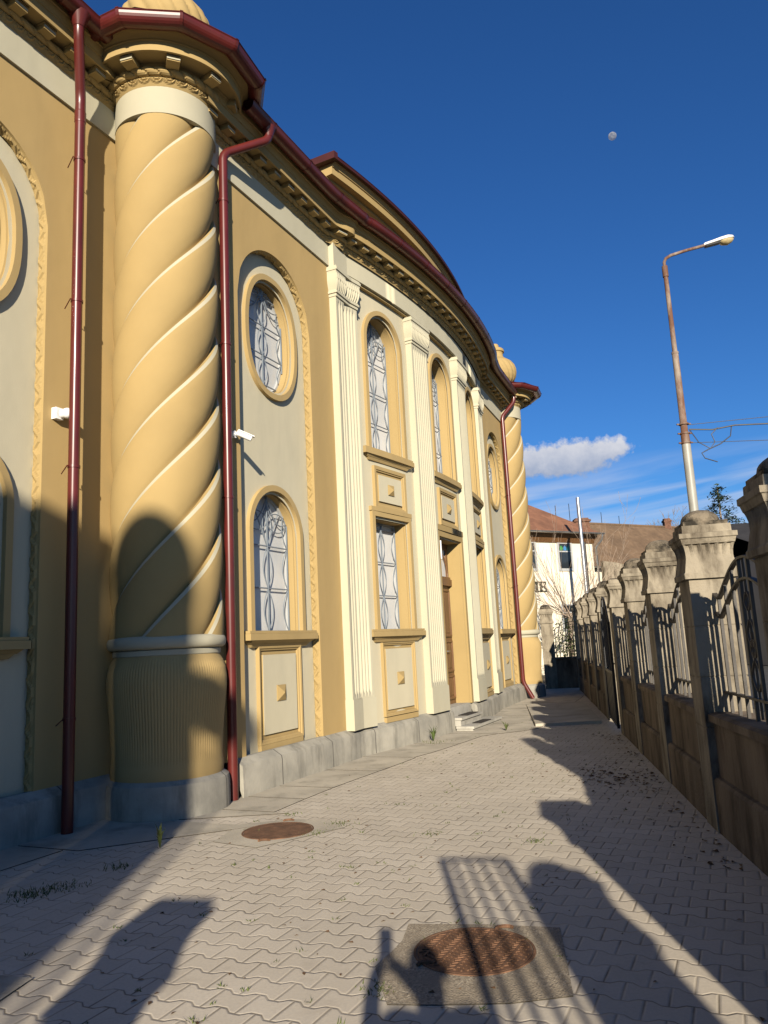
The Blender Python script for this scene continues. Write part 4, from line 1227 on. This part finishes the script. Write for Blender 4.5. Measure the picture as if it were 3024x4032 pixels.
def hwin(u0,u1,z0,z1,coloured=False):
    m=MB()
    for a,b,c_,d_ in ((u0-.09,u0,z0-.12,z1+.06),(u1,u1+.09,z0-.12,z1+.06)): m.hexa([HB(a,.05,c_),HB(b,.05,c_),HB(b,-.1,c_),HB(a,-.1,c_),HB(a,.05,d_),HB(b,.05,d_),HB(b,-.1,d_),HB(a,-.1,d_)])
    for z_,zz in ((z0-.12,z0),(z1,z1+.06),(z0+(z1-z0)*.66,z0+(z1-z0)*.66+.06)): m.hexa([HB(u0,.045,z_),HB(u1,.045,z_),HB(u1,-.1,z_),HB(u0,-.1,z_),HB(u0,.045,zz),HB(u1,.045,zz),HB(u1,-.1,zz),HB(u0,-.1,zz)])
    w_=m.build('window',M['winframe'],WH)
    m=MB(); m.quad(HB(u0,.012,z0),HB(u1,.012,z0),HB(u1,.012,z1),HB(u0,.012,z1)); m.build('pane',M['darkglass'],w_)
    return w_
w1=hwin(-2.12,-1.40,4.62,5.75); hwin(-4.4,-3.55,4.62,5.75); hwin(-2.2,-1.35,1.9,2.95)
for k,(cn,cc) in enumerate((('green',(.05,.22,.06)),('blue',(.05,.20,.42)),('teal',(.04,.25,.22)))):
    mm=mat('pane_sticker_'+cn,cc,.6,.2,8,0); m=MB(); u=-2.06+.22*k
    m.add([HB(u,.02,5.45),HB(u+.17,.02,5.45),HB(u+.19,.02,5.58),HB(u+.10,.02,5.68),HB(u+.01,.02,5.60)],[(0,1,2,3,4)]); m.build('window_sticker',mm,w1)
# wall lettering: ...RIE, only its end stands clear of the column
lt=MB()
def lbar(u0,u1,z0,z1): lt.hexa([HB(u0,.05,z0),HB(u1,.05,z0),HB(u1,.002,z0),HB(u0,.002,z0),HB(u0,.05,z1),HB(u1,.05,z1),HB(u1,.002,z1),HB(u0,.002,z1)])
z0,z1=3.57,4.03
lbar(-3.66,-3.55,z0,z1); lbar(-3.71,-3.50,z0,z0+.05); lbar(-3.71,-3.50,z1-.05,z1)
lbar(-3.42,-3.31,z0,z1); lbar(-3.46,-3.05,z0,z0+.055); lbar(-3.46,-3.06,z1-.055,z1); lbar(-3.31,-3.14,3.775,3.83); lbar(-3.10,-3.05,z0,z0+.14); lbar(-3.11,-3.06,z1-.14,z1); lbar(-3.17,-3.13,3.72,3.88)
lt.build('lettering',M['letter'],WH)
m=MB()
for u,n,z,h_ in ((-1.2,-4.0,8.6,1.0),(-.2,-4.6,8.2,1.5),(.6,-5,7.8,1.2),(-2.2,-3.5,8.9,.9)): m.tube([HB(u,n,z-.6),HB(u,n,z+h_)],.018,5)
m.build('antenna',M['iron_black'],WH)
m=MB(); m.tube([HB(-.62,.10,-.1),HB(-.62,.10,5.85)],.09,10); m.build('dark_downpipe',M['iron'],WH,50)

LH=empty('long_roofed_house',(16,50,0),'long low house with a wide olive brown tile roof behind the white house','house')
Q2=V((11.5,48.7)); 
def H2(u,n,z): p=Q2+HD*u*1.0+HN*n; return V((p.x,p.y,z))
m=MB(); m.quad(H2(-2,0,0),H2(22,0,0),H2(22,0,6.0),H2(-2,0,6.0)); m.quad(H2(22,0,0),H2(22,-8,0),H2(22,-8,6),H2(22,0,6)); m.quad(H2(-2,-8,0),H2(22,-8,0),H2(22,-8,6),H2(-2,-8,6)); m.quad(H2(-2,0,0),H2(-2,-8,0),H2(-2,-8,6),H2(-2,0,6))
m.add([H2(22,0,6),H2(22,-8,6),H2(22,-4,9.3)],[(0,1,2)]); m.add([H2(-2,0,6),H2(-2,-8,6),H2(-2,-4,9.3)],[(0,1,2)])
m.build('wall',M['housewhite'],LH)
m=MB(); m.quad(H2(-2.4,.5,5.85),H2(22.4,.5,5.85),H2(22.4,-4,9.5),H2(-2.4,-4,9.5)); m.quad(H2(-2.4,-8.5,5.85),H2(22.4,-8.5,5.85),H2(22.4,-4,9.5),H2(-2.4,-4,9.5))
rf=m.build('roof',M['tile2'],LH)
m=MB(); m.tube([H2(-2.4,-4,9.5),H2(22.4,-4,9.5)],.11,8); m.build('ridge',M['tile2'],rf,50)
def chim(u,n,zb,zt,w_):
    m=MB(); c_=H2(u,n,0); m.box((c_.x,c_.y,(zb+zt)/2),w_,w_,zt-zb); m.box((c_.x,c_.y,zt-.12),w_*1.2,w_*1.2,.14); m.box((c_.x,c_.y,zt+.04),w_*.9,w_*.9,.1); m.build('chimney',M['brick'],rf)
chim(14.35,-4.0,8.6,10.08,.50); chim(5.2,-3.9,8.6,9.72,1.0)
m=MB(); m.grid([[H2(u,h_,z) for h_,z in [(.55+.08*math.cos(math.pi+math.pi*i/8),5.86+.08*math.sin(math.pi+math.pi*i/8)) for i in range(9)]] for u in (-2.4,22.4)]); m.build('roof_gutter',M['steel'],LH,50)
m=MB()
for u,z in ((3.0,10.7),(4.3,10.9),(7.4,10.4),(9.2,10.2)): c_=H2(u,-4,9); m.tube([c_,(c_.x,c_.y,z)],.022,5)
m.build('antenna',M['iron_black'],LH)
# ruinous garden wall between the houses
b=MB(); rnd=random.Random(9); P0=V((9.9,35.2)); prev=None
cols_=[]
for i in range(15):
    x=P0.x+i*.62; y=P0.y+i*.1; top=4.9-.05*i+rnd.uniform(-.22,.22)
    cols_.append((x,y,top))
for (x0,y0,t0),(x1,y1,t1) in zip(cols_,cols_[1:]): b.hexa([(x0,y0,0),(x1,y1,0),(x1,y1+.4,0),(x0,y0+.4,0),(x0,y0,t0),(x1,y1,t1),(x1,y1+.4,t1),(x0,y0+.4,t0)])
o=b.build('garden_wall',M['stone'],None); tag(o,'crumbling pale wall right of the white house below the long roof','wall')
# dark gabled house across the street, mostly hidden by the fence
DH=empty('grey_house',(17.5,33,0),'dark grey gabled house across the street behind the nearest fence piers','house')
m=MB(); x0,x1,y0,y1=15.2,24,30,42
m.quad((x0,y0,0),(x1,y0,0),(x1,y0,4.6),(x0,y0,4.6)); m.quad((x0,y0,0),(x0,y1,0),(x0,y1,4.6),(x0,y0,4.6)); m.quad((x1,y0,0),(x1,y1,0),(x1,y1,4.6),(x1,y0,4.6)); m.quad((x0,y1,0),(x1,y1,0),(x1,y1,4.6),(x0,y1,4.6))
m.build('wall',M['housegrey'],DH)
M['slate']=mat('roof_dark_slate',(.035,.032,.03),.9,.25,2,.3,15)
m=MB(); m.quad((x0-.4,y0-.4,4.5),(x1+.4,y0-.4,4.5),(x1+.4,36,6.4),(x0-.4,36,6.4)); m.quad((x0-.4,y1+.4,4.5),(x1+.4,y1+.4,4.5),(x1+.4,36,6.4),(x0-.4,36,6.4))
m.build('roof',M['slate'],DH)
for xx in (16.5,19.5,22):
    m=MB(); m.box((xx,y0-.02,2.4),1.1,.06,1.6); w_=m.build('window',M['winframe'],DH); m=MB(); m.box((xx,y0-.055,2.4),.9,.02,1.4); m.build('pane',M['darkglass'],w_)
# flue
m=MB(); m.tube([(8.45,33,0),(8.45,33,7.5)],.078,18); 
e=m.build('flue_pipe',M['steel'],None,50); tag(e,'tall shiny steel flue pipe in front of the white house','chimney pipe')
m=MB()
for z in (2.0,3.4,4.9,6.3): m.tube([(8.45,33,z),(8.45,33,z+.05)],.088,18)
m.build('pipe_collar',M['steel'],e,50)

# ================================================================ vegetation
def branch(m,p,d,l,r,depth,rnd,up=.15,spread=.5,kids=3,seg=3,minr=.003):
    pts=[p]; rr=[r]; q=p.copy(); dd=d.copy()
    for i in range(seg):
        dd=(dd+V((rnd.gauss(0,.13),rnd.gauss(0,.13),rnd.gauss(0,.06)+up*.3))).normalized(); q=q+dd*(l/seg); pts.append(q.copy()); rr.append(max(minr,r*(1-.55*(i+1)/seg)))
    m.tube(pts,rr,5 if r>.02 else 4,caps=False)
    if depth>0:
        for k in range(kids):
            i=rnd.randint(1,seg); nd=(dd+V((rnd.gauss(0,spread),rnd.gauss(0,spread),rnd.gauss(up,spread*.5)))).normalized()
            branch(m,pts[i],nd,l*rnd.uniform(.45,.75),rr[i]*.65,depth-1,rnd,up,spread,kids,seg,minr)
rnd=random.Random(11)
e=empty('bare_shrub',(7.05,30.5,0),'leafless fan of thin twigs growing in front of the white house','shrub')
m=MB(); 
m.tube([(7.05,30.5,0),(7.0,30.5,1.2),(7.1,30.5,2.35)],[.14,.11,.12],8); m.build('trunk',M['bark'],e,50)
m=MB()
for i in range(34):
    a=rnd.uniform(-1.15,.95); d=V((math.sin(a),rnd.uniform(-.3,.3),math.cos(a)*rnd.uniform(.8,1.1))).normalized()
    branch(m,V((7.05+rnd.gauss(0,.12)+max(0,a)*.5,30.5+rnd.gauss(0,.1),2.3)),d,rnd.uniform(1.7,3.5),.017,2,rnd,.22,.35,2,4,.005)
m.build('branches',M['twig'],e)
e=empty('bare_tree',(26.2,72,0),'small leafless tree on the skyline behind the chimney','tree')
m=MB(); m.tube([(26.2,72,0),(26.2,72,5),(26.1,72,8.8)],[.3,.24,.16],8); m.build('trunk',M['bark'],e,50)
m=MB()
for i in range(16):
    a=rnd.uniform(0,6.28); d=V((math.cos(a)*.75,math.sin(a)*.5,rnd.uniform(.5,1.1))).normalized()
    branch(m,V((26.15,72,8.2+rnd.uniform(0,.8))),d,rnd.uniform(1.6,2.6),.06,3,rnd,.2,.55,3,3,.012)
m.build('branches',M['bark'],e)
def conifer(x,y,h,w_,label,seed):
    rnd=random.Random(seed)
    e=empty('conifer_tree',(x,y,0),label,'tree','dark conifers on the skyline')
    m=MB(); m.tube([(x,y,0),(x,y,h*.98)],[.22,.02],7); m.build('trunk',M['bark'],e,50)
    m=MB()
    z=h*.45
    while z<h-.1:
        f=1-(z-h*.45)/(h*.56); L=w_*(.15+f*.95)
        for k in range(int(4+7*f)):
            a=rnd.uniform(0,6.28); l=L*rnd.uniform(.55,1.1); 
            for j in range(int(5+l*11)):
                t=rnd.uniform(.12,1)**.7; px,py,pz=x+math.cos(a)*l*t+rnd.gauss(0,.07),y+math.sin(a)*l*t+rnd.gauss(0,.07),z-.35*l*t*t+.18*l*t+rnd.gauss(0,.06)
                s_=.055+.05*rnd.random(); b_=rnd.uniform(0,6.28); u=V((math.cos(b_),math.sin(b_),rnd.uniform(-.6,.3)))*s_*1.6; v=V((-math.sin(b_),math.cos(b_),rnd.uniform(-.5,.5)))*s_*.45
                c_=V((px,py,pz)); m.add([c_-u,c_+v,c_+u,c_-v],[(0,1,2,3)])
        z+=.13+.05*f
    for j in range(30):
        c_=V((x+rnd.gauss(0,.04),y+rnd.gauss(0,.04),h-rnd.uniform(0,.9))); u=V((rnd.gauss(0,.1),rnd.gauss(0,.1),-.02)); v=V((0,0,.09)); m.add([c_-u,c_+v,c_+u],[(0,1,2)])
    m.build('crown',M['conifer'],e,recalc=False)
conifer(19.85,45,10.0,2.5,'taller dark conifer rising behind the nearest domed pier',21)
conifer(22.6,46,8.6,1.9,'lower dark conifer at the right edge of the picture',22)
# evergreen shrub behind the far gate
e=empty('evergreen_shrub',(6.6,28.5,0),'yellow green leafy shrub seen through the far arched railing','shrub')
rnd=random.Random(31); m=MB(); m.tube([(6.6,28.5,0),(6.6,28.5,1.6)],[.06,.03],6); m.build('trunk',M['bark'],e)
m=MB()
for i in range(1500):
    c_=V((6.6+rnd.gauss(0,.42),28.5+rnd.gauss(0,.35),abs(rnd.gauss(1.1,.55)))); a=rnd.uniform(0,6.28); s_=rnd.uniform(.03,.07)
    u=V((math.cos(a),math.sin(a),rnd.uniform(-.7,.7)))*s_; v=V((-math.sin(a),math.cos(a),rnd.uniform(-.7,.7)))*s_*.5; m.add([c_-u,c_+v,c_+u,c_-v],[(0,1,2,3)])
m.build('foliage',M['green'],e,recalc=False)

# ================================================================ behind the camera: the neighbouring house whose shadow reaches the facade
NB=empty('domed_house',(-6,-14,0),'tall white house with a slim domed turret behind the near entrance','house')
NBY=-12.0
m=MB(); m.box((-6.98,NBY-5.1,5.1),9.0,8,10.2); m.build('wall',M['housewhite'],NB)
m=MB(); m.box((-1.98,NBY-1.6,4.7),.94,1.2,9.4); m.build('turret',M['housewhite'],NB)
m=MB(); m.box((-6.98,NBY-5.1,10.22),9.1,8.1,.06); m.build('roof',M['tile'],NB)
for xx in (-3.6,-5.4,-7.2,-9.0):
    for zz in (2.0,5.0,8.0):
        m=MB(); m.box((xx,NBY-1.095,zz),1.0,.05,1.7); w_=m.build('window',M['winframe'],NB); m=MB(); m.box((xx,NBY-1.06,zz),.84,.03,1.5); m.build('pane',M['darkglass'],w_)
def dome(x,y,zb,r,zt):
    m=MB(); m.lathe([(r,zb),(r,zb+.25),(r*.97,zb+.3)]+[(r*math.cos(a),zb+.3+(zt-zb-.3)*math.sin(a)) for a in linsp(0.05,math.pi/2,12)],(x,y),32); m.build('dome',M['tile'],NB,50)
dome(-1.97,NBY-1.1,9.40,.48,10.34)

e=empty('round_tree',(-1.47,-10,0),'small clipped round tree on a thin trunk by the near entrance','tree')
m=MB(); m.tube([(-1.47,-10,0),(-1.47,-10,6.9)],[.05,.03],7); m.build('trunk',M['bark'],e,50)
rnd=random.Random(41); m=MB()
for i in range(1500):
    c_=V((rnd.gauss(0,1),rnd.gauss(0,1),rnd.gauss(0,1))).normalized()*(.30*rnd.random()**.4)+V((-1.47,-10,7.33)); a=rnd.uniform(0,6.28); s_=rnd.uniform(.04,.07)
    u=V((math.cos(a),math.sin(a),rnd.uniform(-.7,.7)))*s_; v=V((-math.sin(a),math.cos(a),rnd.uniform(-.7,.7)))*s_*.6; m.add([c_-u,c_+v,c_+u,c_-v],[(0,1,2,3)])
m.build('crown',M['green'],e,recalc=False)
e=empty('pier_shade_trunk',(2.42,1.6,0),'thick unseen trunk added outside the fence to shade the near pier','tree')  # out-of-view blocker, added and cut short to throw shade on the pier
m=MB(); m.tube([(2.42,1.6,0),(2.42,1.6,.3),(2.42,1.6,1.5),(2.42,1.6,3.2),(2.42,1.6,3.7)],[.22,.17,.16,.16,.17],14); m.build('trunk',M['bark'],e,50)
m=MB(); rnd=random.Random(51)
for i in range(7):
    a=i*.9; m.tube([(2.42,1.6,3.6),(2.42+.10*math.cos(a),1.6+.10*math.sin(a),3.75),(2.42+.13*math.cos(a),1.6+.15*math.sin(a),3.86)],[.07,.06,.03],7)
m.build('branch_stubs',M['bark'],e,50)
# the photographer
def person():
    e=empty('person',(.02,-.42,0),'standing person in a dark jacket holding up a phone with both hands','person')
    def skin_mesh(name,verts,edges,rad,mt,parent,sub=2,root=0):
        me=bpy.data.meshes.new(name+'_cage'); me.from_pydata(verts,edges,[]); ob=bpy.data.objects.new(name+'_cage',me); col.objects.link(ob)
        md=ob.modifiers.new('s','SKIN'); md.use_smooth_shade=True
        for i,v in enumerate(me.skin_vertices[0].data): v.radius=(rad[i],rad[i]) if not isinstance(rad[i],tuple) else rad[i]; v.use_root=(i==root)
        sb=ob.modifiers.new('d','SUBSURF'); sb.levels=sub; sb.render_levels=sub
        dg=bpy.context.evaluated_depsgraph_get(); dg.update(); ev=ob.evaluated_get(dg); m2=bpy.data.meshes.new_from_object(ev)
        m2.name=name; m2.materials.clear(); m2.materials.append(mt)
        bpy.data.objects.remove(ob); o=bpy.data.objects.new(name,m2); col.objects.link(o)
        w=world_loc(parent); 
        for v in m2.vertices: v.co=V(v.co)-w
        o.parent=parent
        return o
    x,y=.20,-.42
    v=[(x,y,.95),(x,y,1.15),(x,y+.01,1.33),(x,y+.02,1.46),(x,y+.03,1.54),(x,y+.04,1.62),(x,y+.05,1.72),
       (x-.19,y+.01,1.40),(x-.29,y+.14,1.26),(x-.27,y+.30,1.40),(x-.245,y+.345,1.475),
       (x+.19,y+.01,1.40),(x+.22,y+.20,1.26),(x-.05,y+.32,1.38),(x-.155,y+.35,1.475),
       (x-.10,y,.86),(x-.11,y+.02,.48),(x-.12,y,.09),(x-.13,y+.15,.04),
       (x+.10,y,.86),(x+.11,y+.02,.48),(x+.12,y,.09),(x+.13,y+.15,.04)]
    ed=[(0,1),(1,2),(2,3),(3,4),(4,5),(5,6),(2,7),(7,8),(8,9),(9,10),(2,11),(11,12),(12,13),(13,14),(0,15),(15,16),(16,17),(17,18),(0,19),(19,20),(20,21),(21,22)]
    rd=[.15,.14,.16,.07,.055,.085,.075,.07,.055,.04,.03,.07,.055,.04,.03,.10,.07,.05,.04,.10,.07,.05,.04]
    # fingers: short chains from each hand
    for hnd,sg in ((10,-1),(14,1)):
        bx_,by_,bz_=v[hnd]
        for k in range(4):
            i=len(v); v.append((bx_-sg*(.02),by_+.03,bz_+.03-.02*k)); v.append((bx_-sg*.045,by_+.035,bz_+.032-.02*k)); ed+= [(hnd,i),(i,i+1)]; rd+=[.009,.008]
        i=len(v); v.append((bx_-sg*.02,by_-.02,bz_+.03)); v.append((bx_-sg*.04,by_-.015,bz_+.055)); ed+=[(hnd,i),(i,i+1)]; rd+=[.011,.009]
    v=[(a_,b_,c_*(.90 if c_<1.3 or abs(a_-x)<.04 else 1.0)) for a_,b_,c_ in v]
    skin_mesh('body',v,ed,rd,M['cloth'],e)
    h=MB(); c=V((x,y+.05,1.545)); rows=[]
    for i in range(12):
        a=math.pi*i/11; rows.append([c+V((.085*math.sin(a)*math.cos(b),.10*math.sin(a)*math.sin(b)-.015,.115*math.cos(a)+.02)) for b in [2*math.pi*j/20 for j in range(20)]])
    h.grid(rows[:8],closed_u=True); h.build('hair',M['hair'],e,60)
    f=MB(); f.tube([c+V((0,.09,.02)),c+V((0,.115,-.02)),c+V((0,.10,-.03))],[.010,.016,.012],8)
    for sg in (-1,1): f.tube([c+V((sg*.033,.085,.025)),c+V((sg*.033,.092,.025))],.012,8); f.tube([c+V((sg*.088,0,.03)),c+V((sg*.092,-.01,-.03))],.02,8)
    f.tube([c+V((-.025,.09,-.06)),c+V((.025,.09,-.06))],.008,6); f.build('face_features',M['skin'],e,60)
person()
PH=empty('mobile_phone',(0.0,-.03,1.6),'dark mobile phone held upright in both hands','phone')
m=MB(); p=V((.0,-.022,1.565)); ay=V((0,math.cos(R(9.8)),math.sin(R(9.8)))); az=V((.05,-math.sin(R(9.8)),math.cos(R(9.8)))).normalized(); ax=ay.cross(az).normalized()
m.box(p,.075,.009,.155,ax,ay,az); m.build('phone_body',M['black'],PH)
m=MB(); m.box(p-ay*.0055,.069,.0012,.146,ax,ay,az); m.build('screen',M['darkglass'],PH)

# ================================================================ moon
md=V((0.2790,.7855,.5525)).normalized()*2600
m=MB(); rr=11.8; rows=[[md+V((rr*math.sin(a)*math.cos(b),rr*math.sin(a)*math.sin(b),rr*math.cos(a))) for b in [2*math.pi*j/32 for j in range(32)]] for a in [math.pi*(i+.001)/16 for i in range(17)]]
m.grid(rows,closed_u=True); o=m.build('moon',M['moon'],None,80); tag(o,'small pale gibbous moon high in the blue sky','moon')

# ================================================================ light, sky, camera
SUN_EL=R(18.9); SUN_AZ=R(-1.4)    # light travels towards azimuth -1.4 deg from +Y
trav=V((math.sin(SUN_AZ)*math.cos(SUN_EL),math.cos(SUN_AZ)*math.cos(SUN_EL),-math.sin(SUN_EL)))
sl_=bpy.data.lights.new('sun','SUN'); sl_.energy=5.0; sl_.angle=R(.55); sl_.color=(1,.90,.74)
so=bpy.data.objects.new('sun',sl_); col.objects.link(so); so.rotation_euler=trav.to_track_quat('-Z','Y').to_euler()

W=bpy.data.worlds.new('World'); sc.world=W; W.use_nodes=True
t=NT(W.node_tree); bg=W.node_tree.nodes['Background']
sky=t.n('ShaderNodeTexSky',sky_type='NISHITA',sun_disc=False)
sky.sun_elevation=SUN_EL; sky.sun_rotation=math.pi+SUN_AZ; sky.altitude=300; sky.air_density=1.0; sky.dust_density=.35; sky.ozone_density=2.2
tc=t.n('ShaderNodeTexCoord'); dirv=tc.outputs['Generated']
sp=t.n('ShaderNodeSeparateXYZ',ins={'Vector':dirv})
az_=t.m('MULTIPLY',t.m('ARCTAN2',sp.outputs[0],sp.outputs[1]),180/math.pi)
el_=t.m('MULTIPLY',t.m('ARCSINE',sp.outputs[2]),180/math.pi)
hs=t.n('ShaderNodeHueSaturation',ins={'Saturation':1.15,'Value':1.0,'Color':sky.outputs[0]})
skyc=t.mix(1.0,hs.outputs[0],(.44,.82,1.30),'MULTIPLY')
# cirrus streaks low over the houses
cv=t.n('ShaderNodeCombineXYZ',ins={'X':t.m('MULTIPLY',az_,.045),'Y':t.m('MULTIPLY',t.m('SUBTRACT',el_,t.m('MULTIPLY',az_,.10)),.55),'Z':0.0})
ci=t.noise(cv.outputs[0],1.6,5,.5,.4)
band=t.m('MULTIPLY',t.ramp(t.m('DIVIDE',el_,90),[(.0,.55),(.075,1.),(.115,.8),(.14,0.)]),1.0)
cim=t.m('MULTIPLY',t.m('MULTIPLY',t.ramp(ci,[(.34,0.),(.60,1.)]),band),.62)
c1=t.mix(cim,skyc,(7.0,7.7,9.2))
# one cumulus
dx=t.m('DIVIDE',t.m('SUBTRACT',az_,13.0),6.8); dy=t.m('DIVIDE',t.m('SUBTRACT',el_,12.6),1.85)
cvn=t.n('ShaderNodeCombineXYZ',ins={'X':az_,'Y':el_,'Z':3.3})
nz=t.noise(cvn.outputs[0],.75,8,.6); nz2=t.noise(cvn.outputs[0],.33,3,.5)
# flat-ish base, billowy top: compress below centre
dyb=t.m('MULTIPLY',dy,t.m('ADD',1.0,t.m('MULTIPLY',t.m('LESS_THAN',dy,0),.35)))
rad=t.m('SQRT',t.m('ADD',t.m('POWER',t.m('ABSOLUTE',dx),2.6),t.m('POWER',t.m('ABSOLUTE',dyb),2.0)))
fld=t.m('SUBTRACT',t.m('ADD',t.m('MULTIPLY',t.m('SUBTRACT',nz,.5),1.5),t.m('MULTIPLY',t.m('SUBTRACT',nz2,.5),1.1)),t.m('SUBTRACT',rad,.86))
cm=t.ramp(fld,[(.02,0.),(.30,1.)])
shade=t.m('ADD',t.m('MULTIPLY',dy,.75),t.m('ADD',t.m('MULTIPLY',t.m('SUBTRACT',nz,.5),1.2),.45),0,True)
ccol=t.mix(shade,(3.9,4.6,6.2),(8.4,8.4,8.8))
c2=t.mix(t.m('MULTIPLY',cm,.93),c1,ccol)
t.t.links.new(c2,bg.inputs['Color']); bg.inputs['Strength'].default_value=.050

cd=bpy.data.cameras.new('camera'); cam=bpy.data.objects.new('camera',cd); col.objects.link(cam); sc.camera=cam
cd.sensor_fit='HORIZONTAL'; cd.sensor_width=36; cd.lens=36*3030/3024; cd.clip_start=.03; cd.clip_end=6000
P_,RO=R(9.8),R(2.94)
f=V((0,math.cos(P_),math.sin(P_))); u0=V((0,-math.sin(P_),math.cos(P_))); r0=V((1,0,0))
rt=r0*math.cos(RO)-u0*math.sin(RO); up_=u0*math.cos(RO)+r0*math.sin(RO)
mw=Matrix(((rt.x,up_.x,-f.x,0),(rt.y,up_.y,-f.y,0),(rt.z,up_.z,-f.z,1.6),(0,0,0,1)))
cam.matrix_world=mw
sc.cycles.diffuse_bounces=1
sc.view_settings.view_transform='Standard'; sc.view_settings.look='None'; sc.view_settings.exposure=.80; sc.view_settings.gamma=1
